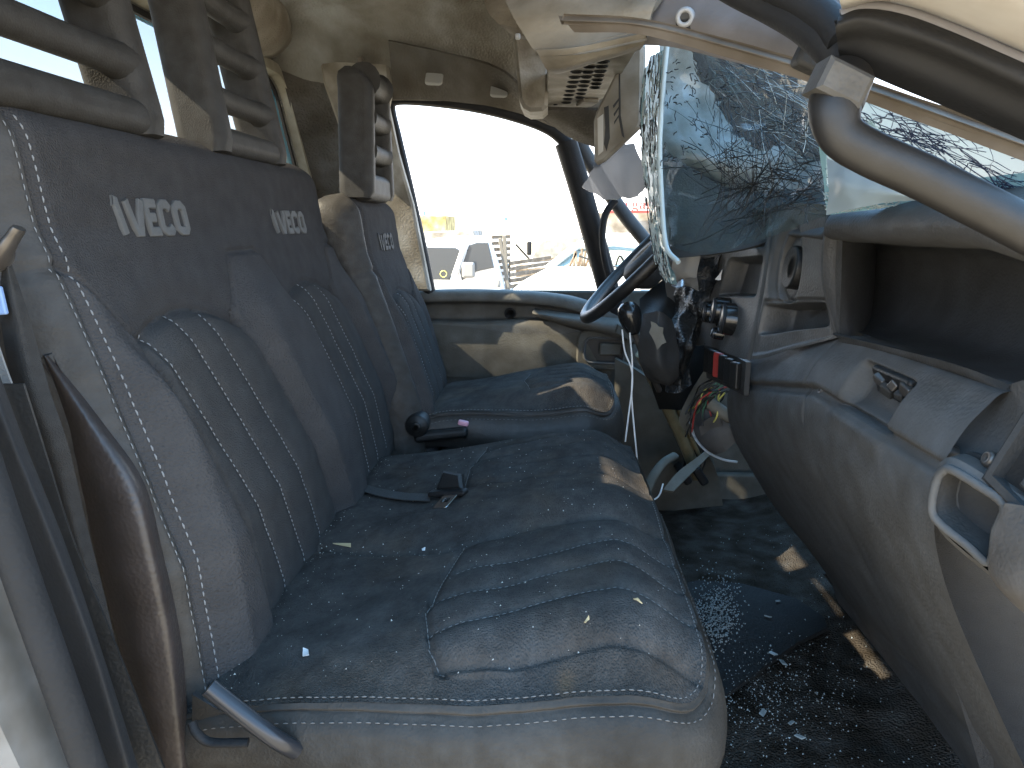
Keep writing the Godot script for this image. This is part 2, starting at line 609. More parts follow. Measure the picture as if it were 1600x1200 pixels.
func _ready() -> void:
	var pitch := 0.207155
	var yaw := 0.045582
	cam_basis = Basis.from_euler(Vector3(-pitch, yaw, 0.0))
	var cam := Camera3D.new()
	cam.name = "camera"
	add_child(cam)
	cam.transform = Transform3D(cam_basis, Vector3.ZERO)
	cam.fov = 53.904358
	cam.near = 0.02
	cam.far = 400.0
	cam.current = true
	var env := Environment.new()
	env.background_mode = Environment.BG_SKY
	var sky := Sky.new()
	var sk := ProceduralSkyMaterial.new()
	sk.sky_top_color = Color(0.40, 0.56, 0.71)
	sk.sky_horizon_color = Color(0.93, 0.895, 0.85)
	sk.sky_curve = 0.10
	sk.ground_horizon_color = Color(0.68, 0.63, 0.56)
	sk.ground_bottom_color = Color(0.45, 0.42, 0.36)
	sk.sky_energy_multiplier = 1.0
	sky.sky_material = sk
	env.sky = sky
	env.background_energy_multiplier = 1.0
	env.tonemap_mode = Environment.TONE_MAPPER_LINEAR
	env.tonemap_exposure = 9.0
	env.sdfgi_enabled = true
	env.ssao_enabled = true
	env.ssil_enabled = true
	var we := WorldEnvironment.new()
	we.name = "environment"
	we.environment = env
	add_child(we)
	var sun := DirectionalLight3D.new()
	sun.name = "sun"
	sun.light_energy = 1.6
	sun.light_color = Color(1.0, 0.95, 0.84)
	sun.light_angular_distance = 0.5
	sun.shadow_enabled = true
	add_child(sun)
	sun.look_at_from_position(Vector3.ZERO, Vector3(1.0, -0.85, -0.23), Vector3.UP)
	rng.seed = 20
	fn.seed = 5
	fn.frequency = 0.25
	fn.fractal_octaves = 3
	make_materials()
	make_materials_more()
	build_outside()
	build_shell()
	build_driver_door()
	build_windshield()
	build_dashboard()
	build_seats()
	build_overhead()
	build_driver_area()
	build_near_side()
	build_small_things()

# ---------------------------------------------------------------- the yard outside
func seg_box(mb: MB, a: Vector3, b: Vector3, w: float, h: float) -> void:
	mb.rbox(Vector3(a.distance_to(b), h, w), minf(w, h) * 0.2, frame((a + b) / 2, b - a, Vector3(0, 1, 0.001)), 1)

func build_outside() -> void:
	var mb := MB.new()
	mb.grid(40, 40, func(u, v): return Vector3(lerpf(-150, 150, u), GROUND + fn.get_noise_2d(u * 300, v * 300) * 0.03, lerpf(150, -150, v)))
	struct(mb, "ground", M.ground, "pale dusty yard ground outside the cab")
	# white pickup truck with stake bed, seen over the sill
	var o := thing("stake_bed_truck", "white pickup truck with wooden stake bed outside the driver's window", "truck", Vector3(P(740, 450, 12).x, GROUND, -12.6))
	var d := 12.0
	mb = MB.new()
	var body := px_outline([[640, 382], [668, 374], [700, 371], [755, 371], [766, 376], [777, 405], [790, 452], [790, 560], [560, 560], [560, 440], [620, 432], [648, 425]], d)
	mb.prism(body, 2.0, 0.05, at_d(d))
	put(mb, "cab", M.paint_car, o)
	mb = MB.new()
	mb.prism(px_outline([[655, 386], [712, 387], [722, 393], [703, 437], [660, 436], [645, 428]], d), 0.04, 0.01, at_d(d - 0.03))
	put(mb, "windscreen", M.pane_car, o)
	mb = MB.new()
	mb.prism(px_outline([[733, 383], [745, 379], [763, 379], [772, 418], [745, 424], [722, 438], [719, 425]], d), 0.04, 0.01, at_d(d - 0.03))
	put(mb, "door_window", M.pane_car, o)
	mb = MB.new()
	mb.prism(px_outline([[724, 378], [730, 380], [712, 440], [706, 440], [704, 436]], d), 0.05, 0.01, at_d(d - 0.05))
	put(mb, "pillar", M.paint_car, o)
	mb = MB.new()
	mb.rbox(Vector3(0.20, 0.24, 0.12), 0.04, Transform3D(Basis(), P(732, 422, d - 0.2)))
	put(mb, "wing_mirror", M.mirror_grey, o)
	mb = MB.new()
	mb.rbox(Vector3(0.05, 0.12, 0.05), 0.015, Transform3D(Basis(), P(779, 443, d - 0.03)))
	put(mb, "door_handle", M.mirror_grey, o)
	mb = MB.new()
	var rp := []
	for i in 25:
		rp.append(P(693 + cos(TAU * i / 24.0) * 5.0, 428 + sin(TAU * i / 24.0) * 5.0, d - 0.06))
	mb.tube(rp, 0.006, 6, false)
	put(mb, "windscreen_sticker", M.wire_yellow, o)
	for k in 9:
		mb = MB.new()
		var y := 371 + k * 9.5
		seg_box(mb, P(768 + k * 1.2, y, d + 0.1), P(797, y - 1.5, d + 0.3), 0.03, 0.055)
		put(mb, "stake_board", M.wood, o)
	for q in [[781, 372, 795, 455], [788, 368, 793, 455]]:
		mb = MB.new()
		seg_box(mb, P(q[0], q[1], d + 0.05), P(q[2], q[3], d + 0.05), 0.05, 0.06)
		put(mb, "stake_post", M.wood_dark, o)
	mb = MB.new()
	mb.rbox(Vector3(3.2, 0.5, 1.9), 0.03, Transform3D(Basis(), P(815, 500, d + 1.0)))
	put(mb, "bed", M.wood, o)
	for k in 5:
		mb = MB.new()
		seg_box(mb, P(796, 412 + k * 9, d + 0.2), P(860, 402 + k * 9, d + 1.6), 0.03, 0.06)
		put(mb, "side_rail", M.wood, o)
	for q in [[600, 560], [770, 560]]:
		mb = MB.new()
		mb.tube([P(q[0], q[1], d - 0.02), P(q[0], q[1], d - 0.02) + Vector3(0, 0, -0.25)], 0.38, 20)
		put(mb, "wheel", M.rubber, o)
	# wrecked white car
	d = 9.0
	o = thing("wrecked_car", "white wrecked car with debris behind its broken windscreen", "car", Vector3(P(900, 450, 9).x, GROUND, -9.8))
	mb = MB.new()
	sheet(mb, [PL([[790, 470, d], [860, 468, d - 0.2], [1000, 480, d - 0.3]]), PL([[820, 442, d + 0.3], [880, 432, d + 0.1], [1000, 440, d]]), PL([[858, 420, d + 0.9], [900, 421, d + 0.8], [1000, 424, d + 0.7]])], 14, 16, 0.03, false, 0.04, 1.5)
	put(mb, "bonnet", M.paint_car, o)
	mb = MB.new()
	mb.prism(px_outline([[800, 468], [1040, 468], [1080, 700], [780, 700]], d), 1.5, 0.05, at_d(d))
	put(mb, "body", M.paint_car, o)
	mb = MB.new()
	mb.tube(PL([[856, 420, d + 0.9], [884, 398, d + 1.1], [902, 384, d + 1.3]]), 0.05, 8)
	mb.tube(PL([[902, 384, d + 1.3], [960, 378, d + 1.2], [1030, 385, d + 1.0]]), 0.06, 8)
	put(mb, "roof_rail", M.paint_car, o)
	mb = MB.new()
	sheet(mb, [PL([[862, 420, d + 0.95], [940, 424, d + 0.85], [1010, 424, d + 0.75]]), PL([[905, 390, d + 1.35], [955, 385, d + 1.3], [1020, 392, d + 1.1]])], 6, 10, 0.01)
	put(mb, "broken_windscreen", M.pane_green, o)
	for k in 14:
		mb = MB.new()
		var px := 893 + k * 4.0
		mb.rbox(Vector3(0.03, 0.2 + rng.randf() * 0.1, 0.04), 0.005, Transform3D(Basis(Vector3(0, 0, 1), rng.randf_range(-0.5, 0.2)), P(px, 403 + rng.randf() * 8, d + 0.85)), 1)
		put(mb, "debris_stick", M.wood if k % 3 else M.rust, o)
	mb = MB.new()
	mb.tube(PL([[965, 418, d + 0.4], [940, 412, d + 0.5], [905, 400, d + 0.6]]), 0.012, 6)
	put(mb, "wiper", M.rubber, o)
	mb = MB.new()
	mb.tube(crs(PL([[962, 415, 7.5], [968, 400, 7.5], [975, 410, 7.5], [976, 424, 7.5]]), 12), 0.012, 6)
	put(mb, "aerial_loop", M.rubber, o)
	# big truck with dusty windscreen behind
	d = 16.0
	o = thing("far_truck", "white truck with dusty windscreen standing behind the wrecked car", "truck", Vector3(P(870, 400, 16).x, GROUND, -17))
	mb = MB.new()
	mb.prism(px_outline([[826, 410], [840, 376], [846, 371], [915, 366], [1000, 366], [1000, 560], [815, 560]], d), 2.2, 0.06, at_d(d))
	put(mb, "cab", M.paint_car, o)
	mb = MB.new()
	mb.prism(px_outline([[830, 406], [843, 376], [910, 370], [905, 382], [878, 402]], d), 0.04, 0.01, at_d(d - 0.03))
	put(mb, "windscreen", M.pane_dusty, o)
	mb = MB.new()
	mb.rbox(Vector3(0.10, 0.28, 0.1), 0.03, Transform3D(Basis(), P(827, 388, d - 0.2)))
	put(mb, "wing_mirror", M.rubber, o)
	mb = MB.new()
	mb.tube(PL([[806, 382, d - 0.3], [830, 408, d - 0.3]]), 0.02, 6)
	put(mb, "mirror_arm", M.rubber, o)
	for k in 4:
		mb = MB.new()
		seg_box(mb, P(806, 410 + k * 7, d - 1.0), P(870, 404 + k * 7, d - 1.0), 0.04, 0.06)
		put(mb, "rail", M.wood, o)
	# walls and roofs further off
	o = thing("yellow_house", "pale yellow house with a rooftop water tank far behind", "house", Vector3(P(660, 360, 40).x, GROUND, -42))
	mb = MB.new()
	mb.prism(px_outline([[600, 337], [697, 337], [697, 440], [600, 440]], 40), 4.0, 0.02, at_d(40))
	put(mb, "wall", M.yellow_wall, o)
	mb = MB.new()
	mb.tube(PL([[662, 337, 41], [662, 330, 41]]), 0.13, 12)
	put(mb, "water_tank", M.blue_tank, o)
	o = thing("grey_shed", "low pale shed roof behind the stake bed truck", "shed", Vector3(P(700, 365, 24).x, GROUND, -25))
	mb = MB.new()
	mb.prism(px_outline([[610, 364], [740, 360], [745, 380], [745, 470], [610, 470]], 24), 3.0, 0.03, at_d(24))
	put(mb, "wall", M.grey_wall, o)
	o = thing("tank_tower", "slim white post carrying a small grey tank far away", "tower", Vector3(P(789, 360, 45).x, GROUND, -45))
	mb = MB.new()
	mb.tube(PL([[789, 342, 45], [789, 440, 45]]), 0.06, 6)
	put(mb, "post", M.white_thing, o)
	mb = MB.new()
	mb.tube(PL([[789, 345, 45], [789, 339, 45]]), 0.16, 12)
	put(mb, "tank", M.blue_tank, o)
	o = thing("shop_building", "white building with a red-lettered sign seen past the windscreen pillar", "building", Vector3(P(1000, 370, 26).x, GROUND, -27))
	mb = MB.new()
	mb.prism(px_outline([[930, 332], [1120, 332], [1120, 480], [930, 480]], 26), 4.0, 0.02, at_d(26))
	put(mb, "wall", M.grey_wall, o)
	mb = MB.new()
	mb.prism(px_outline([[945, 308], [1120, 308], [1120, 331], [945, 331]], 25.7), 0.1, 0.01, at_d(25.7))
	var sg := put(mb, "sign_board", M.white_thing, o)
	mb = MB.new()
	mb.prism(px_outline([[945, 329], [1120, 329], [1120, 333], [945, 333]], 25.6), 0.05, 0.005, at_d(25.6))
	put(mb, "sign_edge", M.red, sg)
	var tm := TextMesh.new()
	tm.text = "rga gar"
	var sf := SystemFont.new()
	sf.font_names = PackedStringArray(["Droid Serif"])
	sf.font_italic = true
	sf.font_weight = 700
	tm.font = sf
	tm.font_size = 40
	tm.pixel_size = 0.01
	tm.depth = 0.02
	var ti := MeshInstance3D.new()
	ti.name = "lettering"
	ti.mesh = tm
	ti.material_override = M.red
	sg.add_child(ti, true)
	ti.position = P(985, 320, 25.5) - org(sg)
	# cables strung across the sky behind
	for k in 2:
		mb = MB.new()
		var l := []
		for i in 21:
			var f := i / 20.0
			l.append(Vector3(-24.0 + k * 0.6, lerpf(3.35, 3.2, f) + k * 0.12 - 0.25 * sin(f * PI), lerpf(16.0, -60.0, f)))
		mb.tube(l, 0.014, 5, false)
		tag(put(mb, "overhead_cable", M.rubber, self), ["lower power cable crossing the sky behind the rear window", "upper power cable crossing the sky behind the rear window"][k], "cable", "cables behind the cab")

# ---------------------------------------------------------------- the cab itself
func rear_x(y: float) -> float:
	return -0.850 - 0.21 * (y - 0.10)

func build_shell() -> void:
	# floor
	var mb := MB.new()
	mb.grid(70, 70, func(u, v):
		var x := lerpf(-0.75, 1.25, u)
		var d := lerpf(0.66, 2.85, v)
		var y := -1.05 + fn.get_noise_3d(x * 7, d * 7, 2) * 0.02 + fn.get_noise_3d(x * 25, d * 25, 2) * 0.006
		y += 0.10 * sm(0.72, 1.1, x)
		return Vector3(x, y, -d), true)
	struct(mb, "floor", M.carpet, "dirty dark carpeted cab floor strewn with broken glass")
	mb = MB.new()
	mb.rbox(Vector3(2.0, 0.10, 2.2), 0.01, Transform3D(Basis(), Vector3(0.25, -1.16, -1.75)))
	struct(mb, "floor_pan", M.plastic_black, "steel pan under the carpeted cab floor")
	# ceiling
	mb = MB.new()
	var prof := [[0.43, 0.59], [0.62, 0.63], [0.70, 0.65], [0.85, 0.67], [1.5, 0.70], [2.1, 0.69], [2.45, 0.655], [2.6, 0.60], [2.70, 0.53], [2.76, 0.465], [2.79, 0.425]]
	var rows := []
	for k in 7:
		var x: float = [-1.02, -0.85, -0.55, -0.3, -0.05, 0.12, 0.26][k]
		var dy: float = [-0.06, 0.0, 0.01, 0.01, 0.0, -0.03, -0.09][k]
		var row := []
		for q in prof:
			row.append(Vector3(x, q[1] + dy * (1.0 if q[0] < 2.6 else 0.5) - 0.05 * sm(0.0, 0.26, x) * sm(2.3, 2.8, q[0]), -q[0]))
		rows.append(row)
	sheet(mb, rows, 50, 90, 0.025, true, 0.012, 14.0)
	var ceil := struct(mb, "ceiling", M.headliner, "grubby beige cloth roof lining of the cab")
	mb = MB.new()
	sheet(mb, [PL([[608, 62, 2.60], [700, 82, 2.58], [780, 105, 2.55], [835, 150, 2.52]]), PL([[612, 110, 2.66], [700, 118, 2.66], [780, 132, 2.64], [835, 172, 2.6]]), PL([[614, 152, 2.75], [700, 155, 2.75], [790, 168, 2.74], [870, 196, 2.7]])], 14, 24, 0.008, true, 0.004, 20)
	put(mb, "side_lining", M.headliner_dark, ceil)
	for q in [[678, 120], [780, 139]]:
		mb = MB.new()
		mb.prism(rrect(0.058, 0.058, 0.013), 0.012, 0.003, frame(P(q[0], q[1], 2.64), Vector3(1, -0.05, 0), Vector3(0.05, 1, -0.75)))
		put(mb, "roof_pad", M.pad, ceil)
	# rear wall with its window
	var up := Vector3(-0.21, 1, 0)
	var o := Vector3(rear_x(0.225), 0.225, -1.92)
	var xf := frame(o, Vector3(0, 0, -1), up)
	mb = MB.new()
	var outer := PackedVector2Array([Vector2(-1.33, -1.3), Vector2(1.02, -1.3), Vector2(1.02, 0.52), Vector2(-1.33, 0.52)])
	var hole := rrect(1.62, 0.56, 0.07)
	mb.prism(outer, 0.05, 0.0, xf, hole)
	var wall := struct(mb, "wall_rear", M.headliner, "cab rear wall with a wide window behind the seats")
	mb = MB.new()
	mb.prism(rrect(1.70, 0.64, 0.09), 0.03, 0.008, xf * Transform3D(Basis(), Vector3(0, 0, 0.025)), rrect(1.61, 0.55, 0.066))
	put(mb, "window_frame", M.trim_frame, wall)
	mb = MB.new()
	mb.prism(rrect(1.61, 0.55, 0.066), 0.02, 0.0, xf * Transform3D(Basis(), Vector3(0, 0, -0.012)), rrect(1.575, 0.515, 0.055))
	put(mb, "window_gasket", M.rubber, wall)
	mb = MB.new()
	var rr := rrect(1.60, 0.54, 0.06)
	var c := mb.vert(xf * Vector3(0, 0, -0.02), xf.basis.z)
	for q in rr:
		mb.vert(xf * Vector3(q.x, q.y, -0.02), xf.basis.z)
	for i in rr.size():
		mb.tri(c, c + 1 + (i + 1) % rr.size(), c + 1 + i)
	put(mb, "window_glass", M.pane_rear, wall)
	mb = MB.new()
	var gp := PX(472, 178, rear_x(0.3) - 0.015)
	var ring := []
	for i in 21:
		var a := TAU * i / 20.0
		ring.append(gp + Vector3(0, sin(a) * 0.014, cos(a) * 0.011))
	mb.tube(ring, 0.0032, 6, false)
	put(mb, "glass_mark", M.plastic_black, wall)
	# padded trim above the rear window
	mb = MB.new()
	var vr := []
	for q in [[-0.98, 0.70], [-0.83, 0.675], [-0.800, 0.63], [-0.815, 0.565], [-0.875, 0.525], [-0.96, 0.522]]:
		var row := []
		for d in [0.7, 1.2, 1.8, 2.4, 2.60, 2.66]:
			var k: float = sm(2.5, 2.66, d)
			row.append(Vector3(q[0] - 0.05 * k, q[1] + 0.02 * k * (1.0 if q[1] < 0.58 else -1.0), -d))
		vr.append(row)
	sheet(mb, vr, 20, 50, 0.012, false, 0.006, 12)
	put(mb, "window_header", M.headliner_tan, wall)
	# driver side rear corner and pillar trim
	mb = MB.new()
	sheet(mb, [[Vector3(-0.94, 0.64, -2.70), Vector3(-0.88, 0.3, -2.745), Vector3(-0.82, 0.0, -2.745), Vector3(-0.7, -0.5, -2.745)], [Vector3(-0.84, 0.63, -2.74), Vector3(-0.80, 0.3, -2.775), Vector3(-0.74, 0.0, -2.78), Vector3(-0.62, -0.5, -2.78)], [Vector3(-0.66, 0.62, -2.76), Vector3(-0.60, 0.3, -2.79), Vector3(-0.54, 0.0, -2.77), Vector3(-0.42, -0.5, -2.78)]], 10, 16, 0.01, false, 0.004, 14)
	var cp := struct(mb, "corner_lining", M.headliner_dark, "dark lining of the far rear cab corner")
	mb = MB.new()
	var ol := PackedVector2Array()
	var pf := Transform3D(Basis(), Vector3(0, 0, -2.70))
	for q in crs(PL([[497, 78, 2.7], [515, 60, 2.7], [556, 55, 2.7], [590, 68, 2.7], [605, 95, 2.7], [610, 146, 2.7]]), 14):
		ol.append(Vector2(q.x, q.y))
	for q in [[606, 165], [622, 240], [645, 320], [672, 455], [600, 455], [572, 330], [540, 230], [505, 130]]:
		var p := P(q[0], q[1], 2.7)
		ol.append(Vector2(p.x, p.y))
	mb.prism(ol, 0.05, 0.008, pf)
	put(mb, "pillar_trim", M.pillar, cp)
	mb = MB.new()
	mb.rbox(Vector3(0.045, 0.02, 0.03), 0.005, Transform3D(Basis(), P(557, 112, 2.67)))
	mb.rbox(Vector3(0.02, 0.05, 0.03), 0.006, Transform3D(Basis(Vector3(0, 0, 1), 0.2), P(565, 102, 2.66)))
	stuff(put(mb, "belt_anchor", M.trim, cp))
	# near side door pillar behind the seat, body colour outside
	mb = MB.new()
	var line := [[-0.30, -1.10], [-0.385, -0.75], [-0.47, -0.45], [-0.60, 0.0], [-0.70, 0.4], [-0.78, 0.62], [-0.82, 0.82]]
	var r1 := []
	var r2 := []
	var r3 := []
	var r4 := []
	for q in line:
		r4.append(Vector3(minf(q[0] - 0.06, -0.66), q[1], -0.41))
		r1.append(Vector3(q[0] - 0.02, q[1], -0.74))
		r2.append(Vector3(q[0] - 0.02, q[1], -0.585))
		r3.append(Vector3(-1.05, q[1], -0.40))
	sheet(mb, [r1, r2], 6, 20, 0.0, true)
	sheet(mb, [r2, r4, r3], 10, 20, 0.0, true)
	struct(mb, "door_pillar", M.paint_dirty, "white painted door pillar at the nearest left edge")
	mb = MB.new()
	mb.rbox(Vector3(2.0, 0.95, 0.04), 0.01, Transform3D(Basis(), Vector3(0.2, -0.72, -2.93)))
	mb.rbox(Vector3(2.0, 0.3, 0.04), 0.01, Transform3D(Basis(), Vector3(0.2, -1.1, -2.86)))
	stuff(struct(mb, "side_wall", M.door_dark, "dark lower cab side under the driver's door"))
	# bulkhead in front of the feet, outer body under the doors
	mb = MB.new()
	sheet(mb, [[Vector3(1.02, 0.0, -0.75), Vector3(1.02, 0.0, -1.8), Vector3(1.0, -0.1, -2.9)], [Vector3(1.12, -0.5, -0.75), Vector3(1.12, -0.5, -1.8), Vector3(1.1, -0.5, -2.9)], [Vector3(1.0, -1.08, -0.75), Vector3(1.0, -1.08, -1.8), Vector3(1.0, -1.08, -2.9)]], 10, 20, 0.02, false, 0.02, 6)
	struct(mb, "bulkhead", M.plastic_black, "dark front bulkhead behind the dashboard")

func ring_path(pts: Array, n: int) -> Array:
	return crs(pts, n)

func build_driver_door() -> void:
	var o := thing("driver_door", "driver's door with open window, grey trim and patches of sunlight", "door", Vector3(0.1, -1.05, -2.82))
	var mb := MB.new()
	sheet(mb, [
		PL([[640, 452, 2.90], [760, 452, 2.90], [870, 458, 2.90], [950, 478, 2.90], [1060, 512, 2.90]]),
		PL([[640, 453, 2.82], [760, 452, 2.82], [870, 459, 2.82], [945, 478, 2.82], [1060, 515, 2.82]]),
		PL([[640, 458, 2.78], [760, 457, 2.78], [860, 464, 2.78], [935, 482, 2.78], [1060, 525, 2.78]]),
		PL([[640, 472, 2.775], [760, 471, 2.775], [850, 476, 2.775], [925, 492, 2.775], [1060, 540, 2.775]]),
		PL([[640, 477, 2.84], [760, 476, 2.84], [850, 481, 2.82], [925, 498, 2.80], [1060, 548, 2.79]]),
		PL([[640, 497, 2.85], [760, 497, 2.85], [850, 497, 2.83], [925, 512, 2.80], [1060, 560, 2.79]]),
		PL([[640, 502, 2.79], [760, 503, 2.79], [850, 503, 2.79], [925, 520, 2.785], [1060, 570, 2.78]]),
		PL([[640, 520, 2.775], [760, 522, 2.775], [850, 530, 2.775], [925, 545, 2.775], [1060, 590, 2.775]]),
		PL([[640, 620, 2.79], [760, 620, 2.79], [850, 620, 2.79], [925, 630, 2.79], [1060, 650, 2.79]]),
		PL([[640, 800, 2.80], [760, 800, 2.80], [850, 800, 2.80], [925, 800, 2.80], [1060, 800, 2.80]])], 70, 40, 0.02, false, 0.003, 10)
	put(mb, "door_panel", M.door, o)
	mb = MB.new()
	sheet(mb, [PL([[640, 503, 2.765], [740, 512, 2.765], [800, 520, 2.765], [860, 523, 2.765], [905, 518, 2.765]]), PL([[640, 540, 2.755], [740, 545, 2.755], [800, 548, 2.755], [860, 550, 2.755], [925, 550, 2.76]]), PL([[640, 590, 2.765], [740, 590, 2.765], [800, 592, 2.765], [870, 596, 2.765], [950, 600, 2.765]])], 14, 24, 0.012, false, 0.003, 12)
	put(mb, "door_pocket_cloth", M.door_dark, o)
	mb = MB.new()
	sheet(mb, [PL([[835, 482, 2.80], [880, 488, 2.78], [930, 494, 2.77], [990, 500, 2.77], [1006, 512, 2.78]]), PL([[832, 489, 2.765], [880, 496, 2.72], [930, 503, 2.715], [985, 512, 2.72], [1005, 520, 2.75]]), PL([[845, 497, 2.77], [885, 507, 2.725], [930, 516, 2.72], [975, 527, 2.725], [998, 532, 2.75]]), PL([[860, 502, 2.80], [890, 512, 2.78], [930, 522, 2.78], [970, 534, 2.78], [990, 538, 2.79]])], 16, 24, 0.01, false)
	put(mb, "armrest", M.door, o)
	mb = MB.new()
	mb.prism(PackedVector2Array([Vector2(-0.05, 0.03), Vector2(0.035, 0.005), Vector2(0.045, -0.015), Vector2(0.01, -0.035), Vector2(-0.055, -0.005)]), 0.015, 0.004, frame(P(985, 521, 2.705), Vector3(1, -0.1, 0), Vector3(0.1, 1, 0)))
	put(mb, "switch_panel", M.door_dark, o)
	mb = MB.new()
	mb.lathe([Vector2(0.0, -0.012), Vector2(0.012, -0.012), Vector2(0.013, 0.0), Vector2(0.02, 0.001), Vector2(0.022, -0.004)], frame(P(797, 490, 2.82), Vector3(1, 0, 0), Vector3(0, 1, 0)) * Transform3D(Basis(Vector3.RIGHT, PI / 2), Vector3.ZERO), 20)
	put(mb, "crank_hole_cap", M.rubber, o)
	# the handle recess
	var hf := frame(P(944, 548, 2.74), Vector3(1, -0.04, 0), Vector3(0.04, 1, 0))
	mb = MB.new()
	mb.prism(rrect(0.20, 0.145, 0.04), 0.03, 0.006, hf, rrect(0.15, 0.098, 0.03))
	put(mb, "handle_surround", M.door_dark, o)
	mb = MB.new()
	mb.prism(rrect(0.15, 0.098, 0.03), 0.008, 0.0, hf * Transform3D(Basis(), Vector3(0, 0, -0.022)))
	put(mb, "handle_well", M.plastic_black, o)
	mb = MB.new()
	var rp := []
	for q in rrect(0.145, 0.092, 0.028):
		rp.append(hf * Vector3(q.x, q.y, 0.002))
	rp.append(rp[0])
	mb.tube(rp, 0.005, 8, false)
	put(mb, "handle_rim", M.plastic, o)
	mb = MB.new()
	mb.rbox(Vector3(0.085, 0.045, 0.018), 0.008, hf * Transform3D(Basis(Vector3(0, 1, 0), 0.25), Vector3(0.022, 0.006, -0.004)))
	put(mb, "handle_lever", M.door_dark, o)
	# window frame
	mb = MB.new()
	var wf := PL([[672, 462, 2.80], [660, 400, 2.80], [638, 300, 2.81], [618, 215, 2.82], [608, 170, 2.82], [616, 155, 2.82], [660, 155, 2.82], [740, 165, 2.82], [810, 182, 2.82], [860, 202, 2.82], [890, 228, 2.82]])
	mb.tube(crs(wf, 80), 0.024, 10, true, 1.0)
	put(mb, "window_frame", M.rubber, o)
	mb = MB.new()
	mb.tube(crs(PL([[884, 222, 2.80], [905, 290, 2.80], [925, 360, 2.80], [950, 450, 2.80], [975, 540, 2.82]]), 20), 0.03, 10, true, 1.4)
	put(mb, "window_channel", M.rubber, o)
	# quarter light bars and windscreen pillar on the driver's side
	mb = MB.new()
	mb.tube(crs(PL([[962, 312, 2.74], [946, 335, 2.74], [941, 370, 2.74], [946, 410, 2.74], [958, 450, 2.74]]), 20), 0.013, 8)
	put(mb, "quarter_light_bar", M.rubber, o)
	mb = MB.new()
	mb.tube(crs(PL([[900, 215, 2.86], [935, 275, 2.86], [968, 325, 2.86], [1010, 378, 2.86], [1090, 470, 2.86]]), 20), 0.032, 10, true, 0.8)
	put(mb, "windscreen_pillar", M.plastic_dark, o)

# ---------------------------------------------------------------- shattered windscreen and what is crushed behind it
func sheet_pt(rows: Array, u: float, v: float) -> Vector3:
	var c := []
	for r in rows:
		c.append(cr(r, v))
	return cr(c, u)

func crack_web(mb: MB, rows: Array, n: int, lo: Vector2, hi: Vector2, step: float, r: float, off: float, bend := 0.6) -> void:
	for k in n:
		var p := Vector2(rng.randf_range(lo.x, hi.x), rng.randf_range(lo.y, hi.y))
		var a := rng.randf() * TAU
		var path := []
		var rad := []
		var m := rng.randi_range(3, 9)
		for i in m:
			if p.x < 0.0 or p.x > 1.0 or p.y < 0.0 or p.y > 1.0:
				break
			path.append(sheet_pt(rows, p.x, p.y) + Vector3(-off, 0, off))
			rad.append(r * rng.randf_range(0.5, 1.3))
			a += rng.randf_range(-bend, bend)
			p += Vector2(cos(a), sin(a)) * step * rng.randf_range(0.6, 1.3)
		if path.size() > 2:
			mb.tube(path, rad, 4, false)

func star_web(mb: MB, rows: Array, c: Vector2, rays: int, length: float, rings: int, r: float, off: float) -> void:
	for k in rays:
		var a := TAU * k / rays + rng.randf_range(-0.15, 0.15)
		var path := []
		var rad := []
		var m := 9
		for i in m:
			var f := float(i) / (m - 1)
			a += rng.randf_range(-0.08, 0.08)
			var p := c + Vector2(cos(a), sin(a)) * length * f * rng.randf_range(0.9, 1.1)
			if p.x < 0.0 or p.x > 1.0 or p.y < 0.0 or p.y > 1.0:
				break
			path.append(sheet_pt(rows, p.x, p.y) + Vector3(-off, 0, off))
			rad.append(r * (1.3 - f))
		if path.size() > 2:
			mb.tube(path, rad, 4, false)
	for q in rings:
		var rr := length * pow((q + 1.0) / rings, 1.4) * 0.8
		var a0 := rng.randf() * TAU
		var path := []
		for i in 7:
			var a := a0 + i * 0.22
			var p := c + Vector2(cos(a), sin(a)) * rr * rng.randf_range(0.9, 1.1)
			if p.x < 0.0 or p.x > 1.0 or p.y < 0.0 or p.y > 1.0:
				break
			path.append(sheet_pt(rows, p.x, p.y) + Vector3(-off, 0, off))
		if path.size() > 2:
			mb.tube(path, r * 0.7, 4, false)

func ragged(mb: MB, pts: Array, d: float, thick: float, jag := 5.0, sub := 6) -> void:
	# a flat torn piece whose outline is given in sight lines at one distance
	var ol := PackedVector2Array()
	for i in pts.size():
		var a: Array = pts[i]
		var b: Array = pts[(i + 1) % pts.size()]
		for k in sub:
			var f := float(k) / sub
			var p := P(lerpf(a[0], b[0], f) + rng.randf_range(-jag, jag), lerpf(a[1], b[1], f) + rng.randf_range(-jag, jag), d)
			ol.append(Vector2(p.x, p.y))
	mb.prism(ol, thick, 0.0, Transform3D(Basis(), Vector3(0, 0, -d)))

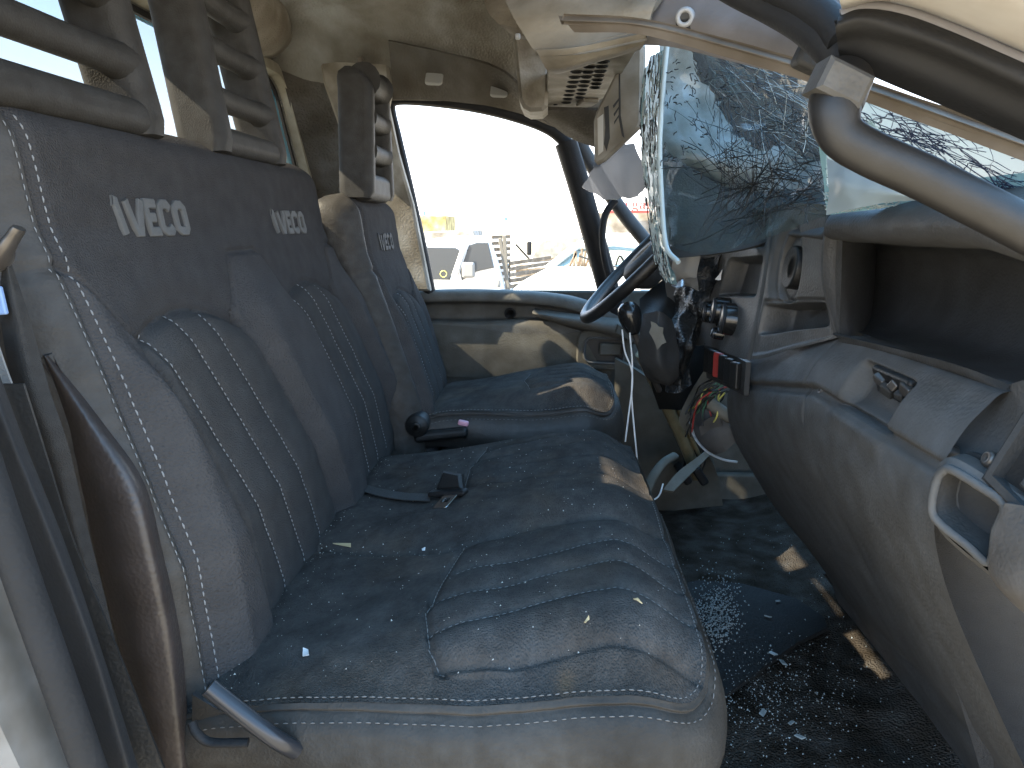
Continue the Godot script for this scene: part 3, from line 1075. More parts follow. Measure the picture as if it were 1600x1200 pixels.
func build_windshield() -> void:
	var o := thing("windscreen", "shattered laminated windscreen hanging crumpled over the dashboard", "windscreen", P(1200, 330, 1.4))
	var main := [
		PL([[1042, 66, 1.78], [1110, 78, 1.66], [1190, 98, 1.5], [1300, 130, 1.28]]),
		PL([[1036, 140, 1.77], [1120, 150, 1.72], [1200, 175, 1.56], [1300, 205, 1.30]]),
		PL([[1032, 225, 1.755], [1120, 238, 1.60], [1205, 240, 1.47], [1300, 258, 1.30]]),
		PL([[1035, 310, 1.735], [1120, 318, 1.62], [1205, 306, 1.48], [1300, 300, 1.29]]),
		PL([[1042, 382, 1.70], [1090, 396, 1.58], [1180, 380, 1.45], [1300, 335, 1.27]])]
	var mb := MB.new()
	sheet(mb, main, 50, 50, 0.0, false, 0.008, 30)
	put(mb, "crumpled_sheet", M.glass_dark, o)
	# the folded bright edge of that sheet
	mb = MB.new()
	mb.tube(crs(PL([[1043, 64, 1.78], [1036, 140, 1.77], [1031, 225, 1.755], [1034, 310, 1.735], [1041, 384, 1.70], [1060, 410, 1.66]]), 40), 0.006, 6)
	put(mb, "folded_edge", M.glass_edge, o)
	mb = MB.new()
	crack_web(mb, main, 150, Vector2(0.5, 0.35), Vector2(0.85, 1.0), 0.06, 0.0008, 0.003, 0.12)
	crack_web(mb, main, 90, Vector2(0.02, 0.35), Vector2(0.5, 1.0), 0.06, 0.0006, 0.003, 0.12)
	star_web(mb, main, Vector2(0.68, 0.55), 22, 0.28, 14, 0.0009, 0.003)
	crack_web(mb, main, 110, Vector2(0.1, 0.02), Vector2(0.6, 0.5), 0.006, 0.0012, 0.004)
	stuff(put(mb, "cracks", M.crack_dark, o))
	mb = MB.new()
	crack_web(mb, main, 30, Vector2(0.02, 0.6), Vector2(0.4, 1.0), 0.05, 0.0006, 0.003, 0.15)
	stuff(put(mb, "bright_cracks", M.glass_edge, o))
	# near part, sky behind it
	var near := [
		PL([[1265, 118, 1.30], [1350, 150, 1.15], [1460, 185, 1.02], [1640, 240, 0.92]]),
		PL([[1275, 200, 1.31], [1360, 215, 1.18], [1470, 240, 1.05], [1640, 300, 0.95]]),
		PL([[1285, 275, 1.31], [1370, 285, 1.22], [1480, 300, 1.10], [1640, 370, 0.98]]),
		PL([[1292, 336, 1.28], [1380, 326, 1.22], [1480, 318, 1.12], [1640, 420, 1.0]])]
	mb = MB.new()
	sheet(mb, near, 40, 50, 0.0, false, 0.006, 24)
	put(mb, "near_sheet", M.glass_clear, o)
	mb = MB.new()
	crack_web(mb, near, 110, Vector2(0.0, 0.1), Vector2(1.0, 1.0), 0.05, 0.0004, 0.002, 0.35)
	crack_web(mb, near, 60, Vector2(0.2, 0.3), Vector2(0.34, 0.7), 0.025, 0.0007, 0.002, 0.8)
	crack_web(mb, near, 60, Vector2(0.4, 0.55), Vector2(0.6, 0.9), 0.025, 0.0007, 0.002, 0.8)
	star_web(mb, near, Vector2(0.28, 0.55), 9, 0.35, 9, 0.0006, 0.002)
	star_web(mb, near, Vector2(0.45, 0.85), 11, 0.35, 9, 0.0006, 0.002)
	stuff(put(mb, "cracks", M.crack_blue, o))
	mb = MB.new()
	crack_web(mb, near, 200, Vector2(0.78, 0.0), Vector2(1.0, 0.45), 0.012, 0.0008, 0.004, 1.2)
	stuff(put(mb, "crushed_glass_edge", M.glass_edge, o))
	mb = MB.new()
	sheet(mb, [PL([[1288, 246, 1.268], [1335, 262, 1.21], [1390, 285, 1.15], [1458, 312, 1.10]]), PL([[1291, 292, 1.25], [1335, 296, 1.19], [1390, 302, 1.14], [1458, 314, 1.10]]), PL([[1288, 337, 1.262], [1335, 326, 1.20], [1390, 318, 1.15], [1458, 316, 1.105]])], 24, 30, 0.0, false, 0.010, 26)
	put(mb, "folded_flap", M.flap, o)
	# shards left of the fold, near the driver's pillar
	var left := [
		PL([[1012, 88, 1.95], [1026, 84, 1.88], [1042, 76, 1.80]]),
		PL([[1003, 150, 1.97], [1020, 150, 1.9], [1035, 150, 1.79]]),
		PL([[1002, 205, 1.97], [1016, 205, 1.9], [1030, 190, 1.79]]),
		PL([[1006, 262, 1.97], [1020, 262, 1.9], [1032, 262, 1.78]]),
		PL([[1012, 330, 1.95], [1024, 332, 1.88], [1036, 334, 1.76]]),
		PL([[1022, 395, 1.93], [1034, 402, 1.86], [1044, 400, 1.74]]),
		PL([[1034, 436, 1.90], [1044, 442, 1.84], [1056, 446, 1.74]])]
	mb = MB.new()
	sheet(mb, left, 60, 16, 0.0, false, 0.01, 60)
	put(mb, "shard_curtain", M.glass_clear, o)
	mb = MB.new()
	crack_web(mb, left, 220, Vector2(0.0, 0.0), Vector2(1.0, 1.0), 0.02, 0.0014, 0.004, 1.4)
	stuff(put(mb, "crushed_glass_edge", M.glass_edge, o))
	mb = MB.new()
	crack_web(mb, left, 130, Vector2(0.0, 0.0), Vector2(1.0, 1.0), 0.02, 0.0011, 0.005, 1.4)
	stuff(put(mb, "cracks", M.crack_dark, o))
	mb = MB.new()
	ragged(mb, [[930, 256], [962, 226], [992, 224], [1010, 262], [1012, 290], [992, 308], [945, 313], [908, 290]], 2.16, 0.004, 2.5, 5)
	put(mb, "hanging_shard", M.glass_shard, o)
	# dark torn hole with hanging lining, just behind the sheet
	var t := thing("torn_lining", "black torn lining hanging behind the cracked windscreen hole", "debris", P(1200, 250, 1.85))
	mb = MB.new()
	ragged(mb, [[1078, 74], [1150, 88], [1230, 108], [1284, 126], [1286, 250], [1262, 246], [1230, 226], [1185, 232], [1150, 205], [1125, 160], [1096, 120]], 1.84, 0.01, 5, 7)
	put(mb, "torn_sheet", M.plastic_black, t)
	mb = MB.new()
	for k in 60:
		var px := rng.randf_range(1100, 1285)
		var py := lerpf(100, 200, (px - 1100) / 185.0) + rng.randf_range(-20, 40)
		var a := P(px, py, 1.83)
		mb.tube([a, a + Vector3(rng.randf_range(-0.03, 0.05), rng.randf_range(-0.05, 0.01), 0.005), a + Vector3(rng.randf_range(-0.03, 0.08), rng.randf_range(-0.09, -0.02), 0.005)], 0.0008, 4, false)
	stuff(put(mb, "loose_fibres", M.fibre, t))
	# pale crushed panel seen through the glass and the dark cowl under it
	mb = MB.new()
	sheet(mb, [PL([[1034, 50, 2.1], [1120, 60, 2.1], [1220, 80, 2.05], [1282, 100, 1.95]]), PL([[1034, 150, 2.1], [1120, 160, 2.16], [1220, 170, 2.06], [1284, 180, 1.95]]), PL([[1034, 225, 2.08], [1120, 250, 2.0], [1220, 255, 2.04], [1286, 255, 1.95]]), PL([[1034, 290, 2.1], [1120, 320, 2.14], [1220, 330, 2.06], [1288, 330, 1.95]])], 30, 30, 0.006, false, 0.03, 9)
	tag(put(mb, "crushed_panel", M.crushed, self), "pale dirty crushed roof panel behind the cracked windscreen", "panel")
	mb = MB.new()
	sheet(mb, [PL([[1030, 225, 2.02], [1080, 262, 2.0], [1160, 300, 1.95], [1310, 286, 1.8]]), PL([[1030, 330, 1.98], [1080, 340, 1.95], [1160, 350, 1.9], [1310, 318, 1.75]]), PL([[1030, 405, 1.98], [1090, 400, 1.92], [1160, 388, 1.85], [1310, 342, 1.7]])], 20, 30, 0.006, false, 0.01, 12)
	tag(put(mb, "cowl_panel", M.plastic_dark, self), "dark cowl panel between windscreen and dashboard top", "panel")

# ---------------------------------------------------------------- dashboard
func dash_dy(d: float) -> float:
	return -maxf(0.0, d - 1.38) * 0.19

func dash_pt(sec: Array, d: float, v: float) -> Vector3:
	var q := cr(sec, v)
	return Vector3(q.x, q.y + dash_dy(d) * sm(-1.0, -0.55, q.y), -d)

func rounded(p: PackedVector2Array, n: int) -> PackedVector2Array:
	var l := []
	for k in 3:
		for q in p:
			l.append(Vector3(q.x, q.y, 0))
	var o := PackedVector2Array()
	var m := p.size()
	for i in n:
		var f: float = (m + float(i) / n * m) / (l.size() - 1)
		var c := cr(l, f)
		# pull towards the chord a little so that long sides stay straight
		o.append(Vector2(c.x, c.y))
	return o

func build_dashboard() -> void:
	var o := thing("dashboard", "grey moulded dashboard with open storage tray, knobs and missing glovebox latch", "dashboard", Vector3(0.65, -1.05, -1.4))
	# lower fascia: from the tray lip over the crease to the floor
	var sec := []
	for q in [[0.60, -0.198], [0.57, -0.195], [0.548, -0.198], [0.532, -0.215], [0.512, -0.24], [0.497, -0.268], [0.492, -0.284], [0.503, -0.294], [0.500, -0.302], [0.490, -0.315], [0.487, -0.35], [0.495, -0.40], [0.525, -0.48], [0.585, -0.60], [0.665, -0.75], [0.755, -0.92], [0.84, -1.06]]:
		sec.append(Vector3(q[0], q[1], 0))
	var mb := MB.new()
	var nu := 240
	var nv := 150
	var pts := []
	for i in nu + 1:
		var d := lerpf(0.912, 2.04, float(i) / nu)
		var row := []
		for j in nv + 1:
			var v := float(j) / nv
			var p := dash_pt(sec, d, v)
			var n := Vector3(-1, 0.25, 0).normalized()
			var h := 0.0
			# vertical joints
			var j1 := 1.405 + 0.03 * sin(v * 5.0)
			h -= 0.006 * g2(d - j1, 0.004) * (1.0 - sm(0.62, 0.66, v))
			# latch recess in the glovebox lid
			var lr := sm(1.075, 1.10, d) * (1.0 - sm(1.245, 1.27, d)) * sm(0.19, 0.225, v) * (1.0 - sm(0.44, 0.47, v))
			h -= 0.035 * lr * (1.0 - 0.6 * sm(0.30, 0.43, v))
			h += 0.006 * sm(1.06, 1.1, d) * (1.0 - sm(1.26, 1.3, d)) * sm(0.46, 0.5, v) * (1.0 - sm(0.56, 0.62, v))
			# shallow hollow in the lower panel and a curved rib
			h -= 0.02 * sm(1.05, 1.5, d) * sm(0.72, 0.82, v) * (1.0 - sm(0.95, 1.0, v))
			h -= 0.012 * g2(v - (0.91 + 0.05 * (d - 1.2)), 0.012) * (1.0 - sm(1.5, 1.7, d))
			h += fn.get_noise_3d(d * 9, v * 9, 4.0) * 0.002
			var edge := sm(1.99, 2.04, d)
			row.append(p + n * h + Vector3(0.05 * edge * edge, 0, 0))
		pts.append(row)
	mb.rows(pts, false, false, false)
	put(mb, "lower_fascia", M.plastic, o)
	# open tray and top pad
	var tray := []
	for q in [[1.0, 0.10], [0.80, 0.085], [0.62, 0.06], [0.53, 0.03], [0.505, 0.005], [0.515, -0.02], [0.56, -0.03], [0.66, -0.035], [0.735, -0.05], [0.75, -0.09], [0.745, -0.15], [0.715, -0.195], [0.65, -0.208], [0.60, -0.202]]:
		tray.append(Vector3(q[0], q[1], 0))
	mb = MB.new()
	mb.grid(90, 90, func(u, v):
		var d := lerpf(0.80, 1.86, u)
		var q := cr(tray, v)
		var rim := -0.03 * sm(1.42, 1.5, d)
		return Vector3(q.x - rim * (1.0 - sm(0.3, 0.4, v)) + fn.get_noise_3d(d * 12, v * 7, 8) * 0.003, q.y + fn.get_noise_3d(d * 10, v * 7, 6) * 0.004 - 0.02 * sm(1.0, 0.8, d), -d))
	put(mb, "storage_tray", M.plastic_tray, o)
	mb = MB.new()
	# curved inner end wall of the tray
	sheet(mb, [[Vector3(0.515, 0.03, -1.45), Vector3(0.515, -0.09, -1.445), Vector3(0.54, -0.2, -1.42)], [Vector3(0.57, 0.03, -1.47), Vector3(0.57, -0.09, -1.47), Vector3(0.585, -0.21, -1.45)], [Vector3(0.68, 0.03, -1.64), Vector3(0.68, -0.09, -1.64), Vector3(0.68, -0.22, -1.62)], [Vector3(0.78, 0.03, -1.84), Vector3(0.78, -0.09, -1.84), Vector3(0.78, -0.23, -1.82)]], 24, 16, 0.006, true)
	put(mb, "tray_end_wall", M.plastic_tray, o)
	mb = MB.new()
	sheet(mb, [PL([[1300, 522, 1.42], [1400, 545, 1.19], [1500, 572, 1.01], [1580, 602, 0.92]]), PL([[1310, 529, 1.40], [1400, 553, 1.19], [1500, 582, 1.01], [1570, 610, 0.92]]), PL([[1310, 534, 1.40], [1400, 559, 1.2], [1500, 589, 1.02], [1560, 612, 0.93]])], 6, 40, 0.006, false)
	put(mb, "tray_lip", M.plastic_dark, o)
	# middle face: vent, pocket and instrument surround
	var face := [
		PL([[1030, 315, 2.25], [1140, 330, 2.02], [1208, 322, 1.74], [1262, 318, 1.58], [1318, 322, 1.43]]),
		PL([[1030, 380, 2.25], [1136, 390, 2.03], [1202, 385, 1.74], [1258, 380, 1.58], [1316, 385, 1.43]]),
		PL([[1040, 450, 2.28], [1120, 450, 2.06], [1192, 450, 1.75], [1252, 448, 1.58], [1314, 450, 1.425]]),
		PL([[1050, 500, 2.28], [1108, 500, 2.10], [1180, 505, 1.76], [1248, 500, 1.58], [1312, 498, 1.42]]),
		PL([[1060, 545, 2.28], [1104, 540, 2.10], [1168, 562, 1.77], [1240, 545, 1.59], [1312, 527, 1.41]])]
	mb = MB.new()
	nu = 130
	nv = 190
	pts = []
	for i in nu + 1:
		var u := float(i) / nu
		var row := []
		for j in nv + 1:
			var v := float(j) / nv
			var p := sheet_pt(face, u, v)
			var h := 0.0
			# storage pocket
			var inu := sm(0.61, 0.64, u) * (1.0 - sm(0.80, 0.83, u))
			var inv := sm(0.52, 0.545, v) * (1.0 - sm(0.86, 0.93, v))
			h -= 0.07 * inu * inv
			h -= 0.006 * (sm(0.57, 0.59, u) * (1.0 - sm(0.95, 0.97, u)) * sm(0.51, 0.53, v) * (1.0 - sm(0.93, 0.96, v)))
			# instrument opening
			h -= 0.05 * sm(0.30, 0.33, u) * (1.0 - sm(0.53, 0.56, u)) * sm(0.27, 0.285, v) * (1.0 - sm(0.455, 0.47, v))
			h -= 0.05 * sm(0.02, 0.05, u) * (1.0 - sm(0.22, 0.25, u)) * sm(0.29, 0.305, v) * (1.0 - sm(0.455, 0.47, v))
			# joint beside the heater panel
			h -= 0.006 * g2(v - (0.49 + 0.02 * u), 0.006)
			# round vent
			var rv := Vector2((u - 0.39) / 0.24, (v - 0.63) / 0.085).length()
			h -= 0.012 * g2(rv - 1.0, 0.18) + 0.022 * (1.0 - sm(0.8, 0.95, rv))
			row.append(p + Vector3(-1, 0.1, 0.25).normalized() * h)
		pts.append(row)
	mb.rows(pts, false, false, true)
	put(mb, "centre_face", M.plastic_centre, o)
	mb = MB.new()
	var vc := sheet_pt(face, 0.38, 0.63)
	mb.lathe([Vector2(0.0, 0.002), Vector2(0.03, 0.001), Vector2(0.042, 0.006), Vector2(0.046, 0.002), Vector2(0.046, -0.03)], frame(vc + Vector3(0.012, 0, 0), Vector3(0, 0, 1), Vector3(-1, 0.15, 0.2)), 28)
	put(mb, "vent_disc", M.plastic_black, o)
	# rotary heater knobs
	for q in [[1131, 487, 1.98, 0.036], [1116, 489, 2.05, 0.03], [1146, 500, 1.92, 0.042], [1131, 523, 1.98, 0.016]]:
		mb = MB.new()
		var kf := frame(P(q[0] + 7, q[1], q[2]), Vector3(0.35, 0, -1), Vector3(0.1, 1, 0))
		var r: float = q[3]
		# axis towards the driver side rear
		var ax := Vector3(-1.0, 0.10, -0.12).normalized()
		var xf := frame(P(q[0] + 6, q[1], q[2]), Vector3(0, 0, 1).cross(ax), ax)
		mb.lathe([Vector2(r * 1.25, -0.012), Vector2(r * 1.22, 0.0), Vector2(r, 0.004), Vector2(r * 0.97, 0.03), Vector2(r * 0.9, 0.038), Vector2(r * 0.55, 0.043), Vector2(0.0, 0.044)], xf, 28)
		var kn := put(mb, "heater_knob", M.gloss_black, o)
		mb = MB.new()
		mb.lathe([Vector2(r * 0.93, 0.034), Vector2(r * 0.9, 0.0395), Vector2(r * 0.78, 0.042), Vector2(r * 0.76, 0.038)], xf, 28)
		put(mb, "knob_ring", M.chrome_dark, kn)
	# row of switches with the red hazard button
	var swf := [PL([[1106, 542, 2.10], [1130, 553, 1.98], [1160, 572, 1.80]]), PL([[1110, 582, 2.06], [1132, 592, 1.95], [1158, 608, 1.80]])]
	mb = MB.new()
	sheet(mb, [PL([[1100, 536, 2.12], [1130, 547, 1.985], [1166, 566, 1.79]]), PL([[1104, 590, 2.10], [1130, 602, 1.975], [1162, 618, 1.79]])], 6, 10, 0.012)
	put(mb, "switch_panel", M.plastic_dark, o)
	for k in 6:
		mb = MB.new()
		var c := sheet_pt(swf, 0.5, (k + 0.5) / 6.0)
		mb.rbox(Vector3(0.016, 0.066, 0.028), 0.004, Transform3D(Basis(Vector3(0, 1, 0), 0.45), c + Vector3(-0.008, 0, 0.0)))
		var s := put(mb, "switch", M.red if k == 2 else M.plastic_black, o)
		if k == 2:
			s.set_meta("label", "red hazard light switch")
	# screws along the crease
	for q in [[1283, 609, 1.385], [1478, 704, 0.945], [1543, 716, 0.87]]:
		mb = MB.new()
		var sx := frame(P(q[0], q[1], q[2] - 0.006), Vector3(0, 0, 1), Vector3(-1, 0.4, 0.5))
		mb.lathe([Vector2(0.010, -0.012), Vector2(0.010, -0.002), Vector2(0.0085, 0.002), Vector2(0.005, 0.003), Vector2(0.0045, 0.0005), Vector2(0.0, 0.0)], sx, 16)
		put(mb, "screw", M.dark_metal, o)
	# exposed latch mechanism
	mb = MB.new()
	mb.rbox(Vector3(0.03, 0.05, 0.13), 0.006, Transform3D(Basis(Vector3(0, 0, 1), 0.35), P(1386, 602, 1.16) + Vector3(0.022, 0.0, 0)))
	var la := put(mb, "latch_mechanism", M.plastic_black, o)
	for k in 6:
		mb = MB.new()
		mb.rbox(Vector3(0.012, rng.randf_range(0.012, 0.02), rng.randf_range(0.014, 0.03)), 0.003, Transform3D(Basis.from_euler(Vector3(rng.randf(), rng.randf(), rng.randf()) * 0.7), P(1364 + k * 10, 594 + k * 4 + (k % 2) * 12, 1.19 - k * 0.022) + Vector3(0.012, 0, 0)))
		put(mb, "latch_piece", M.dark_metal if k % 2 == 0 else M.plastic_dark, la)
	# near module: small recess with a lid
	mb = MB.new()
	var near := [
		PL([[1530, 600, 0.97], [1562, 604, 0.95], [1610, 592, 0.87], [1690, 590, 0.80]]),
		PL([[1500, 640, 0.97], [1545, 645, 0.945], [1600, 655, 0.87], [1690, 680, 0.80]]),
		PL([[1470, 690, 0.97], [1515, 690, 0.945], [1580, 710, 0.875], [1690, 765, 0.80]]),
		PL([[1460, 705, 0.97], [1490, 708, 0.945], [1560, 745, 0.875], [1690, 820, 0.80]])]
	sheet(mb, near, 20, 24, 0.01, false, 0.002, 10)
	put(mb, "end_module", M.plastic, o)
	mb = MB.new()
	var fo := P(1575, 700, 0.83)
	var fx := (P(1640, 735, 0.80) - P(1560, 690, 0.86)).normalized()
	var fy := (P(1575, 640, 0.855) - P(1540, 745, 0.845)).normalized()
	var nf := frame(fo + fx * 0.045, fx, fy)
	mb.prism(PackedVector2Array([Vector2(-0.055, 0.065), Vector2(0.12, 0.065), Vector2(0.12, -0.085), Vector2(-0.055, -0.045)]), 0.03, 0.004, nf, PackedVector2Array([Vector2(-0.044, 0.052), Vector2(0.11, 0.052), Vector2(0.11, -0.07), Vector2(-0.044, -0.035)]))
	put(mb, "recess_frame", M.plastic_dark, o)
	mb = MB.new()
	mb.prism(PackedVector2Array([Vector2(-0.05, 0.06), Vector2(0.12, 0.06), Vector2(0.12, -0.08), Vector2(-0.05, -0.04)]), 0.006, 0.0, nf * Transform3D(Basis(), Vector3(0, 0, -0.022)))
	put(mb, "recess_back", M.plastic_black, o)
	mb = MB.new()
	mb.prism(PackedVector2Array([Vector2(-0.03, -0.03), Vector2(-0.03, 0.0), Vector2(-0.022, 0.012), Vector2(0.0, 0.015), Vector2(0.012, 0.008), Vector2(0.016, -0.02), Vector2(0.04, -0.025), Vector2(0.05, -0.055)]), 0.012, 0.003, nf * Transform3D(Basis(), Vector3(0.01, 0.0, -0.008)))
	put(mb, "recess_flap", M.plastic_dark, o)
	# door-side pocket
	var pk := [[1452, 740], [1462, 722], [1482, 718], [1530, 745], [1600, 785], [1660, 820], [1660, 1010], [1600, 955], [1520, 890], [1460, 835], [1442, 790]]
	var pn := [[1464, 748], [1474, 736], [1486, 734], [1525, 757], [1568, 790], [1556, 830], [1546, 880], [1510, 852], [1465, 815], [1455, 790]]
	var pf := frame(P(1520, 820, 0.84), (P(1600, 870, 0.80) - P(1450, 780, 0.90)), (P(1500, 740, 0.87) - P(1500, 880, 0.86)))
	var a1 := PackedVector2Array()
	var a2 := PackedVector2Array()
	for lst in [pk, pn]:
		for q in lst:
			# meet the sight line with the pocket's own plane
			var r := P(q[0], q[1], 1.0)
			var tt: float = pf.origin.dot(pf.basis.z) / r.dot(pf.basis.z)
			var lp: Vector3 = pf.affine_inverse() * (r * tt)
			(a1 if lst == pk else a2).append(Vector2(lp.x, lp.y))
	a1 = rounded(a1, 44)
	a2 = rounded(a2, 40)
	var b1 := a1
	mb = MB.new()
	mb.prism(b1, 0.05, 0.012, pf, a2)
	put(mb, "pocket_surround", M.plastic, o)
	mb = MB.new()
	mb.prism(a1, 0.006, 0.0, pf * Transform3D(Basis(), Vector3(0, 0, -0.05)))
	put(mb, "pocket_back", M.plastic_dark, o)
	mb = MB.new()
	var lp2 := []
	for q in a2:
		lp2.append(pf * Vector3(q.x, q.y, -0.001))
	lp2.append(lp2[0])
	mb.tube(lp2, 0.0055, 8, false)
	put(mb, "pocket_rim", M.plastic, o)
	mb = MB.new()
	sheet(mb, [PL([[1570, 786, 0.80], [1600, 790, 0.78], [1680, 800, 0.72]]), PL([[1552, 838, 0.805], [1590, 850, 0.77], [1680, 860, 0.71]]), PL([[1544, 890, 0.81], [1580, 920, 0.77], [1680, 960, 0.71]]), PL([[1556, 915, 0.83], [1590, 950, 0.79], [1680, 1020, 0.73]])], 16, 16, 0.02, false)
	put(mb, "pull_grip", M.plastic_pad, o)
	mb = MB.new()
	sheet(mb, [PL([[1400, 760, 1.02], [1520, 820, 0.96], [1720, 900, 0.9]]), PL([[1450, 930, 1.05], [1580, 990, 0.99], [1720, 1040, 0.93]]), PL([[1540, 1230, 1.12], [1640, 1230, 1.06], [1740, 1230, 1.0]])], 12, 16, 0.01, false)
	put(mb, "kick_carpet", M.carpet_dark, o)
	# lower console end, on the floor side
	mb = MB.new()
	sheet(mb, [PL([[1285, 897, 2.06], [1400, 900, 1.72], [1500, 950, 1.45], [1570, 1010, 1.30]]), PL([[1330, 950, 1.98], [1430, 960, 1.70], [1520, 1000, 1.43], [1590, 1050, 1.28]]), PL([[1385, 1010, 1.80], [1460, 1040, 1.6], [1540, 1080, 1.38], [1620, 1110, 1.22]])], 14, 20, 0.01, false, 0.004, 10)
	put(mb, "kick_panel", M.plastic_dark, o)

# ---------------------------------------------------------------- overhead parts
func px_outline(list: Array, d: float) -> PackedVector2Array:
	var ol := PackedVector2Array()
	for q in list:
		var p := P(q[0], q[1], d)
		ol.append(Vector2(p.x, p.y))
	return ol

func at_d(d: float) -> Transform3D:
	return Transform3D(Basis(), Vector3(0, 0, -d))

func build_overhead() -> void:
	var o := thing("overhead_console", "dusty beige overhead console with perforated speaker panel", "console", P(880, 172, 2.1))
	var mb := MB.new()
	mb.prism(px_outline([[800, 20], [830, 55], [858, 105], [856, 166], [848, 173], [828, 174], [817, 168], [811, 155]], 2.28), 0.18, 0.01, at_d(2.28))
	put(mb, "end_block", M.beige, o)
	mb = MB.new()
	# lower face, nearly level
	var lo := []
	for q in [[857, 112], [852, 171], [908, 174], [950, 150], [1000, 72], [940, 78]]:
		lo.append(PY(q[0], q[1], 0.372))
	var ol := PackedVector2Array()
	for p in lo:
		ol.append(Vector2(p.x, p.z))
	var pf := Transform3D(Basis(Vector3(1, 0, 0), Vector3(0, 0, 1), Vector3(0, -1, 0)), Vector3(0, 0.372, 0))
	mb.prism(ol, 0.05, 0.003, pf)
	var pp := put(mb, "speaker_panel", M.beige, o)
	for c in 3:
		for k in 8:
			if c == 2 and k > 6:
				continue
			var f := k / 7.0
			var a: Array = [[901, 112], [921, 104], [942, 96]][c]
			var b: Array = [[885, 160], [906, 152], [928, 142]][c]
			# even steps along the panel
			var pa := PY(a[0], a[1], 0.3715)
			var pb := PY(b[0], b[1], 0.3715)
			var p := pa.lerp(pb, f)
			mb = MB.new()
			mb.lathe([Vector2(0.0, 0.0005), Vector2(0.0135, 0.0005), Vector2(0.0135, -0.002), Vector2(0.0155, -0.0025), Vector2(0.0165, 0.0)], Transform3D(Basis(), p), 16)
			put(mb, "speaker_hole", M.plastic_black, pp)
	mb = MB.new()
	mb.lathe([Vector2(0.0, -0.003), Vector2(0.006, -0.003), Vector2(0.007, 0.0)], Transform3D(Basis(), PY(868, 163, 0.371)), 12)
	put(mb, "panel_screw", M.plastic_black, pp)
	mb = MB.new()
	mb.rbox(Vector3(0.05, 0.012, 0.09), 0.004, Transform3D(Basis(Vector3(0, 1, 0), 0.2), PY(918, 160, 0.366)))
	put(mb, "map_clip", M.pillar, o)
	# dark triangular cover where console meets the pillar
	mb = MB.new()
	sheet(mb, [PL([[833, 171, 2.5], [880, 172, 2.45], [935, 172, 2.4]]), PL([[850, 186, 2.62], [890, 198, 2.55], [940, 208, 2.48]]), PL([[884, 212, 2.7], [905, 222, 2.66], [935, 232, 2.6]])], 10, 14, 0.01)
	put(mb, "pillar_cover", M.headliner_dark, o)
	# the round-nosed housing hanging lower, nearer
	mb = MB.new()
	sheet(mb, [
		PL([[780, -70, 1.62], [900, -120, 1.6], [1080, -150, 1.5]]),
		PL([[788, -8, 1.52], [890, -30, 1.46], [1050, -40, 1.4]]),
		PL([[800, 22, 1.47], [890, 18, 1.41], [1025, 2, 1.36]]),
		PL([[820, 55, 1.46], [895, 50, 1.40], [1015, 30, 1.36]]),
		PL([[833, 76, 1.45], [895, 71, 1.39], [1010, 47, 1.35]]),
		PL([[839, 80, 1.44], [895, 75, 1.38], [1010, 51, 1.34]]),
		PL([[848, 98, 1.45], [897, 93, 1.40], [1008, 66, 1.36]]),
		PL([[860, 114, 1.49], [900, 105, 1.44], [1005, 74, 1.40]]),
		PL([[885, 112, 1.62], [920, 100, 1.58], [1000, 76, 1.55]]),
		PL([[890, 90, 1.85], [930, 80, 1.8], [1000, 60, 1.75]])], 70, 34, 0.012, false, 0.004, 14)
	put(mb, "round_housing", M.beige, o)
	mb = MB.new()
	sheet(mb, [
		PL([[745, -50, 1.95], [800, -60, 1.9], [860, -60, 1.85]]),
		PL([[756, 0, 1.85], [790, -5, 1.8], [850, -10, 1.75]]),
		PL([[765, 22, 1.82], [795, 20, 1.78], [850, 20, 1.74]]),
		PL([[777, 36, 1.80], [800, 40, 1.77], [850, 44, 1.74]]),
		PL([[781, 40, 1.80], [803, 45, 1.77], [850, 50, 1.74]]),
		PL([[795, 52, 1.82], [812, 58, 1.79], [850, 62, 1.76]]),
		PL([[808, 58, 1.92], [820, 62, 1.9], [850, 66, 1.88]])], 40, 16, 0.012, false, 0.004, 14)
	put(mb, "far_housing", M.headliner_tan, o)
	mb = MB.new()
	mb.rbox(Vector3(0.012, 0.012, 0.012), 0.004, Transform3D(Basis(), P(809, 57, 1.74)))
	put(mb, "housing_clip", M.plastic_pale, o)
	# visor
	o = thing("sun_visor", "beige driver's sun visor hanging down with slotted pocket", "visor", P(965, 256, 2.06))
	var vf := frame(P(965, 170, 2.04), Vector3(1, 0, 0.55), Vector3(-0.06, 1, 0.12))
	var to_plane := func(list: Array) -> PackedVector2Array:
		var out := PackedVector2Array()
		for q in list:
			var r := P(q[0], q[1], 1.0)
			var tt: float = vf.origin.dot(vf.basis.z) / r.dot(vf.basis.z)
			var lp: Vector3 = vf.affine_inverse() * (r * tt)
			out.append(Vector2(lp.x, lp.y))
		return out
	mb = MB.new()
	mb.prism(to_plane.call([[979, 78], [1002, 68], [1004, 74], [1002, 188], [998, 200], [990, 208], [943, 252], [932, 258], [927, 252], [926, 190], [930, 175]]), 0.028, 0.007, vf)
	put(mb, "visor_body", M.beige, o)
	for q in [[[944, 168], [951, 165], [953, 215], [948, 236], [944, 225], [946, 200]], [[967, 100], [969, 100], [970, 180], [976, 216], [972, 212], [967, 185]], [[958, 165], [968, 152], [968, 156], [959, 169]], [[959, 178], [968, 165], [968, 168], [960, 182]], [[960, 190], [968, 178], [968, 181], [960, 194]]]:
		mb = MB.new()
		mb.prism(to_plane.call(q), 0.004, 0.0, vf * Transform3D(Basis(), Vector3(0, 0, 0.0015)))
		put(mb, "visor_slot", M.plastic_dark, o)
	mb = MB.new()
